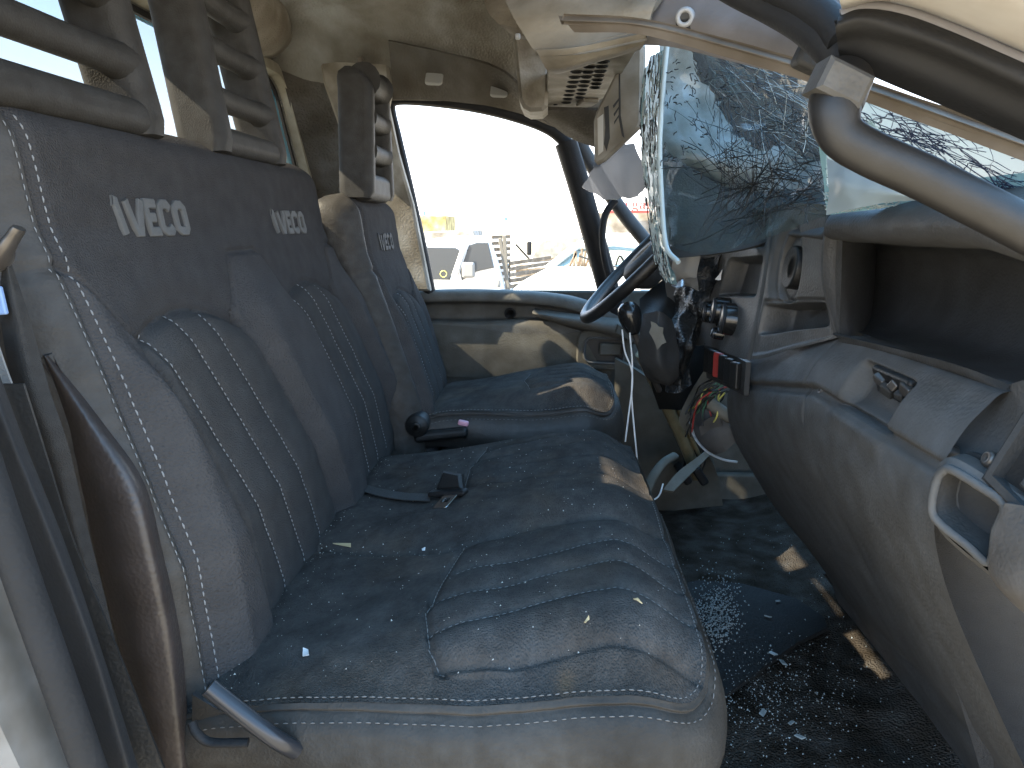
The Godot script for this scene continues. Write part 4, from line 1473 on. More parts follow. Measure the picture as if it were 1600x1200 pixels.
	mb.prism(to_plane.call([[934, 185], [943, 178], [943, 236], [935, 243]]), 0.003, 0.001, vf * Transform3D(Basis(), Vector3(0, 0, 0.003)))
	put(mb, "warning_sticker", M.sticker, o)
	# buckled windscreen header
	o = thing("windscreen_header", "grey buckled windscreen header panel with empty clip hole", "header panel", P(1130, 80, 1.25))
	mb = MB.new()
	sheet(mb, [PL([[920, -60, 1.55], [1050, -80, 1.42], [1200, -70, 1.25], [1360, -40, 1.05]]), PL([[950, 10, 1.48], [1060, -8, 1.36], [1180, 0, 1.22], [1330, 40, 1.03]]), PL([[975, 42, 1.44], [1060, 35, 1.33], [1180, 55, 1.19], [1310, 85, 1.03]]), PL([[990, 70, 1.46], [1060, 76, 1.36], [1180, 105, 1.22], [1290, 128, 1.06]])], 30, 40, 0.008, false, 0.006, 8)
	put(mb, "header_panel", M.header, o)
	mb = MB.new()
	var rf := frame(P(1070, 27, 1.31), Vector3(1, 0.1, 0.3), Vector3(0, 1, 0.2))
	mb.lathe([Vector2(0.006, -0.006), Vector2(0.0075, 0.002), Vector2(0.011, 0.004), Vector2(0.015, 0.002), Vector2(0.016, -0.008)], rf * Transform3D(Basis(Vector3.RIGHT, PI / 2), Vector3.ZERO), 20)
	put(mb, "clip_ring", M.plastic_pale, o)
	mb = MB.new()
	mb.rbox(Vector3(0.03, 0.035, 0.01), 0.004, rf * Transform3D(Basis(), Vector3(0.0, -0.016, -0.004)))
	put(mb, "clip_pocket", M.rubber, o)
	mb = MB.new()
	mb.rbox(Vector3(0.024, 0.024, 0.008), 0.004, rf * Transform3D(Basis(), Vector3(0.0, 0.0, -0.003)))
	put(mb, "clip_hole", M.plastic_black, o)
	# loose trim strip
	mb = MB.new()
	sheet(mb, [PL([[872, 24, 1.24], [1000, 30, 1.16], [1130, 60, 1.08], [1290, 106, 0.99], [1450, 160, 0.92], [1660, 232, 0.86]]), PL([[876, 32, 1.23], [1000, 38, 1.15], [1130, 70, 1.07], [1290, 117, 0.98], [1450, 172, 0.91], [1660, 247, 0.85]]), PL([[884, 36, 1.235], [1000, 42, 1.155], [1130, 74, 1.075], [1290, 121, 0.985], [1450, 177, 0.915], [1660, 251, 0.855]]), PL([[897, 51, 1.24], [1000, 54, 1.16], [1130, 88, 1.08], [1290, 137, 0.99], [1450, 196, 0.92], [1660, 274, 0.86]])], 24, 80, 0.010, false, 0.0015, 20)
	tag(put(mb, "trim_strip", M.trim, self), "long brown-grey loose trim strip sagging across the windscreen top", "trim strip")
	# door aperture seals and body edge, nearest the camera
	o = thing("door_aperture", "dark rubber door seal and white body edge at the upper right", "door frame", P(1450, 150, 0.8))
	mb = MB.new()
	mb.tube(crs(PL([[1090, -60, 0.98], [1150, -22, 0.95], [1210, 8, 0.92], [1262, 38, 0.88], [1302, 75, 0.85], [1318, 110, 0.85]]), 30), 0.021, 14)
	put(mb, "rear_seal", M.seal, o)
	mb = MB.new()
	mb.tube(crs(PL([[1120, -75, 0.94], [1185, -35, 0.91], [1245, -5, 0.88], [1292, 30, 0.85], [1318, 62, 0.83]]), 30), 0.017, 14)
	put(mb, "outer_seal", M.seal, o)
	mb = MB.new()
	sheet(mb, [PL([[1312, 22, 0.80], [1345, 10, 0.795], [1400, 14, 0.785], [1480, 40, 0.775], [1660, 118, 0.75]]), PL([[1308, 34, 0.77], [1345, 24, 0.765], [1400, 30, 0.76], [1480, 58, 0.75], [1660, 134, 0.73]]), PL([[1306, 50, 0.775], [1345, 42, 0.77], [1400, 52, 0.76], [1480, 80, 0.75], [1660, 160, 0.73]]), PL([[1308, 62, 0.80], [1345, 58, 0.79], [1400, 70, 0.785], [1480, 98, 0.775], [1660, 182, 0.75]]), PL([[1310, 80, 0.81], [1345, 86, 0.805], [1400, 106, 0.80], [1480, 138, 0.79], [1660, 224, 0.77]]), PL([[1318, 104, 0.84], [1360, 118, 0.835], [1420, 143, 0.83], [1500, 176, 0.82], [1660, 244, 0.80]])], 40, 50, 0.01, false, 0.001, 20)
	put(mb, "front_seal", M.seal, o)
	mb = MB.new()
	sheet(mb, [PL([[1250, -150, 0.66], [1400, -130, 0.64], [1700, -60, 0.60]]), PL([[1300, -40, 0.70], [1420, -40, 0.69], [1700, 40, 0.66]]), PL([[1316, 18, 0.80], [1420, 16, 0.79], [1700, 136, 0.755]])], 20, 30, 0.01, false, 0.002, 6)
	put(mb, "body_edge", M.paint, o)
	mb = MB.new()
	mb.tube(crs(PL([[1314, 24, 0.795], [1345, 13, 0.79], [1400, 17, 0.78], [1480, 44, 0.77], [1660, 122, 0.745]]), 40), 0.006, 10)
	put(mb, "edge_strip", M.header, o)
	# grab handle
	o = thing("grab_handle", "thick dark grey grab handle curving across the upper right", "grab handle", P(1400, 240, 0.8))
	mb = MB.new()
	var gp := crs(PL([[1322, 122, 0.82], [1311, 148, 0.80], [1304, 176, 0.79], [1316, 212, 0.785], [1360, 240, 0.78], [1440, 276, 0.775], [1540, 326, 0.765], [1640, 378, 0.755], [1740, 430, 0.75]]), 70)
	var gr := []
	for i in gp.size():
		var f := i / 70.0
		gr.append(lerpf(0.0262, 0.0215, sm(0.12, 0.42, f)))
	mb.tube(gp, gr, 24, true, 0.92)
	put(mb, "grip", M.plastic_grip, o)
	mb = MB.new()
	mb.prism(px_outline([[1302, 84], [1371, 119], [1345, 169], [1277, 136]], 0.768), 0.05, 0.004, at_d(0.768))
	put(mb, "mounting_cap", M.plastic, o)
	mb = MB.new()
	mb.rbox(Vector3(0.03, 0.04, 0.03), 0.006, Transform3D(Basis(Vector3(0, 0, 1), -0.4), P(1268, 82, 0.92)))
	put(mb, "mounting_bracket", M.plastic_dark, o)

# ---------------------------------------------------------------- seats
const BACK_B := Vector2(-0.485, -0.602)
const BACK_T := Vector2(-0.627, 0.148)
const BACK_L := 0.7631

func hb(t: float) -> float:
	return lut([-0.1, 0.0, 0.2, 0.4, 0.6, 0.8, 1.0], [0.02, 0.03, 0.045, 0.03, 0.012, -0.012, -0.005], t)

func bs(d: float, t: float, h: float, sh := Vector2.ZERO) -> Vector3:
	var up := (BACK_T - BACK_B) / BACK_L
	var n := Vector2(up.y, -up.x)
	var q := BACK_B + up * BACK_L * t + n * (hb(t) + h) + sh
	return Vector3(q.x, q.y, -d)

func drift(t: float) -> float:
	return 0.14 * clampf((0.6 - t) / 0.6, 0.0, 1.0)

# returns [height, region]: 0 upper cover, 1 padded insert, 2 side bolster
func back_shape(d: float, t: float, centres: Array, d0: float, d1: float, dk: float) -> Array:
	var e := 9.0
	var seat := 0
	for si in centres.size():
		var q: float = d - centres[si] - drift(t) * dk
		if absf(q) < absf(e):
			e = q
			seat = si
	var a := absf(e)
	var k := clampf((0.55 - t) / 0.55, 0.0, 1.0)
	var w := 0.163 + 0.04 * k
	var tb := lerpf(0.6, 0.74, sm(w - 0.01, w + 0.09, a))
	var ta := 0.628 - 0.055 * (a / w) * (a / w) + e * -0.06
	var h := 0.0
	var reg := 0
	if a > w:
		if t < tb:
			reg = 1 + centres.size() + seat + (1 if e > 0.0 else 0)
			var b := sm(w - 0.002, w + 0.055, a) * sm(0.0, 0.22, tb - t)
			b *= sm(0.0, 0.06, minf(d - d0, d1 - d))
			h += 0.036 * b + 0.004 * sm(0.0, 0.02, tb - t) * sm(0.0, 0.03, minf(d - d0, d1 - d))
		else:
			h += 0.0
		h -= 0.007 * g2((t - tb) * BACK_L, 0.006)
	else:
		if t < ta:
			reg = 1 + seat
			h += 0.012 * sm(0.0, 0.07, ta - t)
			var f := (e + 0.138 - 0.02 * k) / (0.0915 + 0.012 * k)
			var fr := f - floorf(f)
			var near_line := minf(fr, 1.0 - fr) * 0.0915
			if f > -0.4 and f < 2.4:
				h -= 0.0050 * g2(near_line, 0.008)
			h += 0.0035 * sin(clampf(fr, 0, 1) * PI)
		h -= 0.010 * g2((t - ta) * BACK_L, 0.008)
		h -= 0.006 * g2((t - ta - 0.02) * BACK_L, 0.02)
	if t < 0.6:
		h -= 0.009 * g2(a - w, 0.007)
	var de := minf(d - d0, d1 - d)
	h -= 0.010 * (1.0 - sm(0.0, 0.03, de)) * (1.0 - sm(0.0, 0.03, de))
	h -= 0.05 * pow(clampf((t - 0.94) / 0.09, 0, 1), 2.0)
	h += fn.get_noise_3d(d * 40.0, t * 32.0, 3.0) * 0.0016
	return [h, reg]

func letters(parent: Node, d0: float, d1: float, t0: float, t1: float, centres: Array, e0: float, e1: float, sh: Vector2, dk: float, m: Material, lift := 0.0045) -> void:
	var shapes := {
		"letter_i": [[Vector2(-0.015, 0.97), Vector2(0.02, 0.93), Vector2(0.065, 0.0)]],
		"letter_v": [[Vector2(0.145, 1.0), Vector2(0.215, 0.07), Vector2(0.255, 0.07), Vector2(0.335, 1.0)]],
		"letter_e": [[Vector2(0.53, 0.93), Vector2(0.405, 0.93), Vector2(0.405, 0.07), Vector2(0.53, 0.07)], [Vector2(0.405, 0.5), Vector2(0.51, 0.5)]],
		"letter_c": [[Vector2(0.735, 0.80), Vector2(0.70, 0.93), Vector2(0.63, 0.93), Vector2(0.595, 0.80), Vector2(0.595, 0.20), Vector2(0.63, 0.07), Vector2(0.70, 0.07), Vector2(0.735, 0.20)]],
		"letter_o": [[Vector2(0.965, 0.5), Vector2(0.965, 0.80), Vector2(0.925, 0.93), Vector2(0.855, 0.93), Vector2(0.82, 0.80), Vector2(0.82, 0.20), Vector2(0.855, 0.07), Vector2(0.925, 0.07), Vector2(0.965, 0.20), Vector2(0.965, 0.5)]],
	}
	for key in shapes:
		var mb := MB.new()
		for line in shapes[key]:
			var pl: Array = line
			var n: int = pl.size()
			var closed: bool = pl[0].distance_to(pl[n - 1]) < 0.001
			var rowsets := []
			for i in n:
				var a: Vector2 = pl[maxi(i - 1, 0)]
				var b: Vector2 = pl[mini(i + 1, n - 1)]
				if closed and (i == 0 or i == n - 1):
					a = pl[n - 2]
					b = pl[1]
				var p: Vector2 = pl[i]
				# work in real proportions: width 0.215, height 0.047
				var sc := Vector2(0.215, 0.0475)
				var t1v := ((p - a) * sc).normalized() if i > 0 or closed else ((b - p) * sc).normalized()
				var t2v := ((b - p) * sc).normalized() if i < n - 1 or closed else t1v
				var n1 := Vector2(-t1v.y, t1v.x)
				var n2 := Vector2(-t2v.y, t2v.x)
				var mit := (n1 + n2) / maxf(0.6, 1.0 + n1.dot(n2))
				var row := []
				for o in [[-1.0, -0.002], [-1.0, lift * 0.75], [-0.72, lift], [0.72, lift], [1.0, lift * 0.75], [1.0, -0.002]]:
					var q: Vector2 = p * sc + mit * (o[0] * 0.0072)
					var dd: float = lerpf(d0, d1, q.x / sc.x)
					var tt: float = lerpf(t0, t1, q.y / sc.y)
					var hh: float = back_shape(dd, tt, centres, e0, e1, dk)[0]
					row.append(bs(dd, tt, hh + o[1], sh))
				rowsets.append(row)
			mb.rows(rowsets, false, false, false)
			for e in [0, n - 1]:
				var r: Array = rowsets[e]
				mb.quad(r[0], r[1], r[4], r[5])
		put(mb, key, m, parent)

func back_cover(o: Node3D, centres: Array, d0: float, d1a: float, d1k: float, sh: Vector2, dk: float, nu: int, nv: int) -> void:
	var count := 2 + 2 * centres.size()
	var mbs := []
	for k in count:
		mbs.append(MB.new())
	var pts := []
	var regs := []
	for i in nu + 1:
		var r := []
		var g := []
		for j in nv + 1:
			var t := lerpf(-0.06, 1.03, float(j) / nv)
			var d1 := d1a + d1k * clampf((0.6 - t) / 0.6, 0.0, 1.0)
			var d := lerpf(d0, d1, float(i) / nu)
			# round the upper corners
			if t > 0.93:
				var f := (t - 0.93) / 0.1
				var inset := 0.045 * (1.0 - sqrt(maxf(0.0, 1.0 - f * f * 0.98)))
				d = lerpf(d0 + inset * 0.5, d1 - inset, float(i) / nu)
			var q := back_shape(d, t, centres, d0, d1, dk)
			r.append(bs(d, t, q[0], sh))
			g.append(q[1])
		pts.append(r)
		regs.append(g)
	for reg in count:
		var mb: MB = mbs[reg]
		var map := {}
		for i in nu:
			for j in nv:
				if regs[i][j] != reg:
					continue
				var q := []
				for c in [[i, j], [i + 1, j], [i + 1, j + 1], [i, j + 1]]:
					var key: int = c[0] * 4096 + c[1]
					if not map.has(key):
						var a: int = c[0]
						var b: int = c[1]
						var du: Vector3 = pts[mini(a + 1, nu)][b] - pts[maxi(a - 1, 0)][b]
						var dv: Vector3 = pts[a][mini(b + 1, nv)] - pts[a][maxi(b - 1, 0)]
						map[key] = mb.vert(pts[a][b], dv.cross(du).normalized() * -1.0, Vector2.ZERO, Color.WHITE)
					q.append(map[key])
				mb.ix.append_array([q[0], q[2], q[1], q[0], q[3], q[2]])
	put(mbs[0], "backrest", M.fabric, o)
	for k in centres.size():
		put(mbs[1 + k], "padded_insert", M.insert, o)
	for k in centres.size() + 1:
		put(mbs[1 + centres.size() + k], "backrest_bolster", M.fabric_bolster, o)

func back_stitch(o: Node3D, centres: Array, d0: float, d1: float, sh: Vector2, dk: float, side_seam: bool) -> void:
	var mb := MB.new()
	for c in centres:
		for k in 3:
			var path := []
			for i in 60:
				var t := lerpf(-0.02, 0.605 if k == 0 else 0.62 if k == 1 else 0.608, i / 59.0)
				var kk := clampf((0.55 - t) / 0.55, 0.0, 1.0)
				var d: float = c + drift(t) * dk - 0.138 + 0.02 * kk + k * (0.0915 + 0.012 * kk)
				path.append(bs(d, t, back_shape(d, t, centres, d0, d1, dk)[0] + 0.0026, sh))
			stitches(mb, path)
	if side_seam:
		for q in [[d0 + 0.012, 0.0], [d0 - 0.012, -0.006]]:
			var path := []
			for i in 90:
				var t := lerpf(-0.03, 0.985, i / 89.0)
				var d: float = q[0]
				if q[1] < 0.0:
					path.append(side_pt(d0, t, 0.2, sh, back_shape(d0, t, centres, d0, d1, dk)[0]) + Vector3(0.0012, 0, 0.0008))
				else:
					path.append(bs(d, t, back_shape(d, t, centres, d0, d1, dk)[0] + 0.001, sh))
			stitches(mb, path, 0.0075, 0.005, 0.0013 if q[1] == 0.0 else 0.0008)
	stuff(put(mb, "stitching", M.thread, o))

# the leather side of a backrest, v from the front seam round to the rear
func side_pt(d0: float, t: float, v: float, sh: Vector2, h0: float, w := 0.17) -> Vector3:
	var prof := [Vector3(0, h0, 0), Vector3(0.014, h0 + 0.004, 0), Vector3(0.036, h0 - 0.02, 0), Vector3(0.05, h0 - 0.055, 0), Vector3(0.047, h0 - 0.10, 0), Vector3(0.03, h0 - w + 0.02, 0)]
	var q := cr(prof, v)
	var f := clampf((t - 0.93) / 0.1, 0.0, 1.0)
	var k := sqrt(maxf(0.0, 1.0 - f * f))
	return bs(d0 - q.x * (0.35 + 0.65 * k), t, h0 + (q.y - h0) * (0.45 + 0.55 * k), sh)

func side_leather(o: Node3D, d0: float, d1: float, cs: Array, dk: float, sh: Vector2, w: float, m: Material) -> void:
	var mb := MB.new()
	mb.grid(110, 22, func(u, v):
		var t := lerpf(-0.1, 1.03, u)
		var f := clampf((t - 0.93) / 0.1, 0.0, 1.0)
		var inset := 0.0225 * (1.0 - sqrt(maxf(0.0, 1.0 - f * f * 0.98)))
		return side_pt(d0 + inset, t, v, sh, back_shape(d0 + inset, t, cs, d0, d1, dk)[0], w) + Vector3(0, 0, fn.get_noise_3d(u * 60, v * 14, 9) * 0.003 * sm(0, 0.2, v)), false)
	put(mb, "leather_side", m, o)

func headrest(o: Node3D, dn: float, df: float, height: float, sh: Vector2, rungs: Array, m: Material, lean := -0.03) -> void:
	# an upright frame with round cross bars, standing on the backrest
	var mb := MB.new()
	var up2 := (BACK_T - BACK_B) / BACK_L
	var up := Vector3(up2.x, up2.y, 0).rotated(Vector3(0, 0, 1), lean)
	var fw := Vector3(up.y, -up.x, 0)
	var z := Vector3(0, 0, -1)
	var base := bs(dn, 1.0, 0.0, sh)
	base.z = -dn
	var w := df - dn
	var post := 0.062
	for s in 2:
		mb = MB.new()
		var cz := post * 0.5 if s == 0 else w - post * 0.5
		var path := []
		for i in 25:
			var f := i / 24.0
			var bow := 0.0 if f < 0.85 else -0.02 * (f - 0.85) / 0.15
			path.append([base + up * (height * f) + fw * bow + z * (cz + (0.02 * f if s == 0 else -0.06 * f)), 1.0])
		var rows := []
		for i in path.size():
			var f: float = i / 24.0
			var end := 1.0
			if f < 0.05:
				end = 0.80 + 0.2 * sqrt(f / 0.05)
			if f > 0.82:
				end = sqrt(maxf(0.03, 1.0 - pow((f - 0.82) / 0.18, 2.0)))
			var row := []
			var rr := rrect(post, 0.10 * end, 0.024 * end, 4)
			for q in rr:
				row.append(path[i][0] + z * q.x * (1.0 if end > 0.7 else end + 0.3) + fw * (q.y - 0.03))
			rows.append(row)
		mb.rows(rows, false, true, false)
		var top: Array = rows[24]
		for k in top.size():
			mb.flat_tri(path[24][0] - fw * 0.03, top[k], top[(k + 1) % top.size()])
		var bot: Array = rows[0]
		for k in bot.size():
			mb.flat_tri(path[0][0] - fw * 0.03, bot[(k + 1) % bot.size()], bot[k])
		put(mb, "headrest_post", m, o)
	var n := 0
	for rg in rungs:
		var m2 := MB.new()
		var f: float = rg[0]
		var r: float = rg[1]
		var sq: float = rg[2]
		var a := base + up * (height * f) + z * (post * 0.7 + 0.02 * f) + fw * -0.012
		var b := base + up * (height * f) + z * (w - post * 0.7 - 0.06 * f) + fw * -0.012
		var path := []
		var rad := []
		for i in 13:
			var q := i / 12.0
			path.append(a.lerp(b, q))
			rad.append(r * (1.0 + 0.35 * pow(absf(q - 0.5) * 2.0, 6.0)))
		if sq < 0.95:
			m2.rbox(Vector3((b - a).length() + 0.03, r * 2.0, 0.075), 0.024, frame((a + b) / 2 - fw * 0.012, b - a, up), 4)
		else:
			m2.tube(path, rad, 16, true, sq, fw)
		put(m2, "headrest_bar", m, o)
		n += 1

func ycu(x: float) -> float:
	return -0.605 + 0.085 * sm(-0.45, 0.15, x)

func cushion(o: Node3D, x0: float, x1: float, d0: float, d1: float, sh: Vector2, lines: Array, arcs: Array, valley: Array, nu: int, nv: int, mtop: Material, mside: Material, side_h: float) -> Callable:
	var r := 0.10
	var lim := func(x: float) -> float:
		var q := x - (x1 - r)
		return 0.0 if q <= 0.0 else r - sqrt(maxf(0.0, r * r - q * q))
	var top := func(x: float, d: float) -> Vector3:
		var y := ycu(x)
		var k := sm(-0.35, 0.0, x)
		var dn: float = d - d0
		var df: float = d1 - d
		y -= (0.012 + 0.05 * k) * g2(dn, 0.075) + (0.02 + 0.02 * k) * g2(df, 0.05)
		y -= 0.045 * pow(sm(x1 - 0.14, x1, x), 2.0)
		y -= 0.02 * g2(x - x0, 0.05)
		for ln in lines:
			var xs: Array = ln[0]
			if x > xs[0] - 0.004:
				var q: float = d - lut(xs, ln[1], x)
				y -= ln[2] * g2(q, 0.0065)
				y -= ln[2] * 0.6 * g2(q, 0.02)
		for ar in arcs:
			var ds: Array = ar[0]
			if d > ds[0] and d < ds[ds.size() - 1]:
				y -= 0.006 * g2(x - lut(ds, ar[1], d), 0.006)
				y += 0.006 * g2(x - lut(ds, ar[1], d) - 0.05, 0.04)
		for va in valley:
			y -= va[2] * g2(d - lut(va[0], va[1], x), va[3])
		y += fn.get_noise_3d(x * 28, d * 28, 1.0) * 0.0028 + fn.get_noise_3d(x * 90, d * 90, 5.0) * 0.0008
		return Vector3(x + sh.x, y + sh.y, -d)
	var mb := MB.new()
	var xu := func(u: float) -> float: return x0 + (x1 - x0) * (1.0 - pow(1.0 - u, 1.25))
	mb.grid(nu, nv, func(u, v):
		var x: float = xu.call(u)
		var l: float = lim.call(x)
		return top.call(x, lerpf(d0 + l, d1 - l, v)), false, false, false,
		func(u, v):
			var x: float = xu.call(u)
			var d := lerpf(d0, d1, v)
			var a := fn.get_noise_3d(x * 26, d * 26, 20.0) * 0.6 + fn.get_noise_3d(x * 110, d * 80, 30.0) * 0.45 + fn.get_noise_3d(x * 420, d * 420, 40.0) * 0.4
			var k := clampf(0.66 + a * 0.36, 0.35, 1.0)
			var c := Color(k, k * 0.985, k * 0.98)
			var rusty := g2(x + 0.02, 0.05) * g2(d - 1.45, 0.12) * 0.35
			rusty += clampf(fn.get_noise_3d(x * 18 + 7, d * 18, 77.0), 0.0, 1.0) * 1.1
			var stain := g2(x - 0.03, 0.012) * g2(d - 0.885, 0.02)
			c = c.lerp(Color(1.0, 0.8, 0.62), clampf(stain, 0.0, 0.9))
			return Color(c.r * (1.0 + rusty * 0.22), c.g * (1.0 + rusty * 0.02), c.b * (1.0 - rusty * 0.16)))
	put(mb, "cushion", mtop, o)
	# the leather skirt round near side, front and far side
	var rim := []
	var nrm := []
	for i in 41:
		var x := lerpf(x0, x1 - r, i / 40.0)
		rim.append(top.call(x, d0)); nrm.append(Vector3(0, 0, 1))
	for i in range(1, 13):
		var a := PI / 2 * i / 12.0
		rim.append(top.call(x1 - r + sin(a) * r, d0 + r - cos(a) * r)); nrm.append(Vector3(sin(a), 0, cos(a)))
	for i in range(1, 25):
		var d := lerpf(d0 + r, d1 - r, i / 24.0)
		rim.append(top.call(x1, d)); nrm.append(Vector3(1, 0, 0))
	for i in range(1, 13):
		var a := PI / 2 * i / 12.0
		rim.append(top.call(x1 - r + cos(a) * r, d1 - r + sin(a) * r)); nrm.append(Vector3(cos(a), 0, -sin(a)))
	for i in range(1, 11):
		rim.append(top.call(lerpf(x1 - r, x0, i / 10.0), d1)); nrm.append(Vector3(0, 0, -1))
	var prof := [Vector3(-0.002, -0.001, 0), Vector3(0.004, -0.009, 0), Vector3(0.001, -0.013, 0), Vector3(0.007, -0.018, 0), Vector3(0.022, -0.04, 0), Vector3(0.032, -0.08, 0), Vector3(0.026, -0.12, 0), Vector3(0.0, -side_h, 0), Vector3(-0.05, -side_h - 0.02, 0)]
	var m2 := MB.new()
	var pts := []
	var cols := []
	for i in rim.size():
		var row := []
		var cl := []
		var p: Vector3 = rim[i]
		var back := sm(x0 + 0.33, x0 + 0.02, p.x - sh.x)      # the lower edge climbs towards the backrest
		for j in 29:
			var q := cr(prof, j / 28.0)
			var pp: Vector3 = p + nrm[i] * (q.x * (1.0 - 0.4 * back)) + Vector3(0, q.y * (1.0 - 0.45 * back), 0)
			pp += nrm[i] * fn.get_noise_3d(p.x * 24, j * 0.9, p.z * 24) * 0.002
			row.append(pp)
			var f := fn.get_noise_3d(pp.x * 14, pp.y * 5, pp.z * 14)
			var kk := clampf(0.75 + f * 0.5, 0.4, 1.0)
			cl.append(Color(kk, kk * 0.99, kk * 0.96))
		pts.append(row)
		cols.append(cl)
	m2.rows(pts, false, false, true, cols)
	put(m2, "leather_skirt", mside, o)
	var m3 := MB.new()
	var s1 := []
	var s2 := []
	for i in rim.size():
		var p: Vector3 = rim[i]
		s1.append(p - nrm[i] * 0.006 + Vector3(0, 0.0035, 0))
		s2.append(p + nrm[i] * 0.0125 + Vector3(0, -0.021, 0))
	stitches(m3, s1.slice(1, 66), 0.0065, 0.004, 0.0010)
	stitches(m3, s2.slice(3, 66), 0.0065, 0.0055, 0.0009)
	for ln in lines:
		if ln.size() > 3 and ln[3]:
			var path := []
			var xs: Array = ln[0]
			for i in 40:
				var x: float = lerpf(xs[0], x1 - 0.015, i / 39.0)
				path.append(top.call(x, lut(xs, ln[1], x)) + Vector3(0, 0.002, 0))
			stitches(m3, path, 0.006, 0.004, 0.0009)
	for ar in arcs:
		var path := []
		for i in 30:
			var d: float = lerpf(ar[0][0], ar[0][ar[0].size() - 1], i / 29.0)
			path.append(top.call(lut(ar[0], ar[1], d), d) + Vector3(0, 0.0012, 0))
		stitches(m3, path, 0.008, 0.002, 0.0010)
	stuff(put(m3, "stitching", M.thread_cushion, o))
	return top

var bench_top: Callable

func build_seats() -> void:
	# --- the double passenger bench
	var o := thing("bench_seat", "long dark grey double passenger bench with two lettered backrests, nearest the camera", "seat", Vector3(-0.12, -1.05, -1.48))
	var cs := [1.16, 1.785]
	back_cover(o, cs, 0.915, 2.10, 0.12, Vector2.ZERO, 1.0, 420, 240)
	back_stitch(o, cs, 0.915, 2.10, Vector2.ZERO, 1.0, true)
	side_leather(o, 0.915, 2.1, cs, 1.0, Vector2.ZERO, 0.17, M.leather)
	letters(o, 1.070, 1.285, 0.788, 0.853, cs, 0.915, 2.1, Vector2.ZERO, 1.0, M.letters)
	letters(o, 1.695, 1.915, 0.783, 0.845, cs, 0.915, 2.1, Vector2.ZERO, 1.0, M.letters)
	headrest(o, 0.82, 1.29, 0.55, Vector2(-0.01, -0.005), [[0.05, 0.028, 0.9], [0.205, 0.024, 1.0], [0.39, 0.024, 1.0], [0.57, 0.024, 1.0], [0.75, 0.024, 1.0], [0.93, 0.035, 1.0]], M.headrest)
	headrest(o, 1.50, 1.885, 0.55, Vector2(-0.01, -0.005), [[0.05, 0.028, 0.9], [0.205, 0.024, 1.0], [0.39, 0.024, 1.0], [0.57, 0.024, 1.0], [0.75, 0.024, 1.0], [0.93, 0.035, 1.0]], M.headrest)
	# rear shell
	var sb := MB.new()
	sb.grid(2, 20, func(u, v): return bs(lerpf(0.9, 2.15, u), lerpf(-0.1, 1.0, v), -0.13, Vector2.ZERO), true)
	put(sb, "back_shell", M.plastic_dark, o)
	var stripe := [
		[[-0.146, -0.022, 0.122, 0.23], [1.156, 1.172, 1.222, 1.205], 0.0055, true],
		[[-0.175, -0.05, 0.114, 0.23], [1.064, 1.083, 1.14, 1.105], 0.0055, true],
		[[-0.162, -0.046, 0.105, 0.23], [0.978, 1.005, 1.045, 1.01], 0.0055, true],
		[[-0.145, -0.042, 0.087, 0.23], [0.917, 0.916, 0.934, 0.92], 0.006, false],
		[[-0.434, -0.297, -0.172, -0.095, 0.011, 0.13, 0.23], [1.345, 1.298, 1.262, 1.29, 1.312, 1.33, 1.325], 0.009, false],
		[[-0.18, -0.002, 0.15, 0.23], [1.592, 1.575, 1.563, 1.55], 0.008, false],
		[[-0.168, -0.002, 0.15, 0.23], [1.69, 1.695, 1.72, 1.71], 0.007, false],
		[[-0.175, -0.003, 0.11, 0.23], [1.765, 1.80, 1.82, 1.80], 0.007, false],
		[[-0.149, -0.003, 0.131, 0.23], [1.84, 1.885, 1.90, 1.88], 0.007, false],
	]
	var arcs := [[[0.905, 0.939, 1.025, 1.124, 1.255], [-0.132, -0.156, -0.176, -0.165, -0.143]], [[1.58, 1.728, 1.87], [-0.178, -0.179, -0.150]]]
	var valley := [[[-0.45, 0.2], [1.44, 1.44], -0.008, 0.12], [[-0.45, -0.1, 0.2], [1.33, 1.29, 1.33], 0.006, 0.05]]
	M.cushion_cloth = mat(L(0.070, 1.06, 1.0, 0.94), 0.97, M.fabric.albedo_texture, 2.3, M.fabric.normal_texture, 0.7)
	M.cushion_cloth.metallic_specular = 0.12
	bench_top = cushion(o, -0.50, 0.225, 0.862, 2.0, Vector2.ZERO, stripe, arcs, valley, 300, 420, M.cushion_cloth, M.leather, 0.165)
	var mb := MB.new()
	mb.rbox(Vector3(0.60, 0.30, 1.02), 0.02, Transform3D(Basis(), Vector3(-0.16, -0.90, -1.45)))
	put(mb, "seat_base", M.plastic_black, o)
	# side plate, tilt tube and lever at the near end
	mb = MB.new()
	sheet(mb, [PL([[300, 1085, 0.86], [420, 1160, 0.86], [520, 1260, 0.86]]), PL([[300, 1150, 0.855], [400, 1200, 0.855], [500, 1270, 0.855]]), PL([[300, 1260, 0.85], [400, 1270, 0.85], [500, 1300, 0.85]])], 6, 8, 0.01)
	put(mb, "side_plate", M.plastic_black, o)
	mb = MB.new()
	mb.tube(crs(PL([[326, 1074, 0.82], [350, 1093, 0.82], [400, 1132, 0.82], [436, 1158, 0.825], [462, 1172, 0.84]]), 20), 0.0115, 14)
	put(mb, "tilt_tube", M.chrome_dark, o)
	mb = MB.new()
	mb.tube(crs(PL([[300, 1128, 0.82], [308, 1146, 0.815], [330, 1160, 0.815], [388, 1160, 0.815]]), 16), 0.006, 10, true, 0.6)
	put(mb, "release_lever", M.rubber, o)
	# --- driver's seat
	var sh := Vector2(0.105, -0.07)
	var dr := thing("driver_seat", "single driver's seat with sunlit leather side, beyond the bench and under the far window", "seat", Vector3(-0.05, -1.05, -2.4))
	var dc := [2.40]
	back_cover(dr, dc, 2.165, 2.64, 0.03, sh, 0.35, 150, 190)
	back_stitch(dr, dc, 2.165, 2.64, sh, 0.35, false)
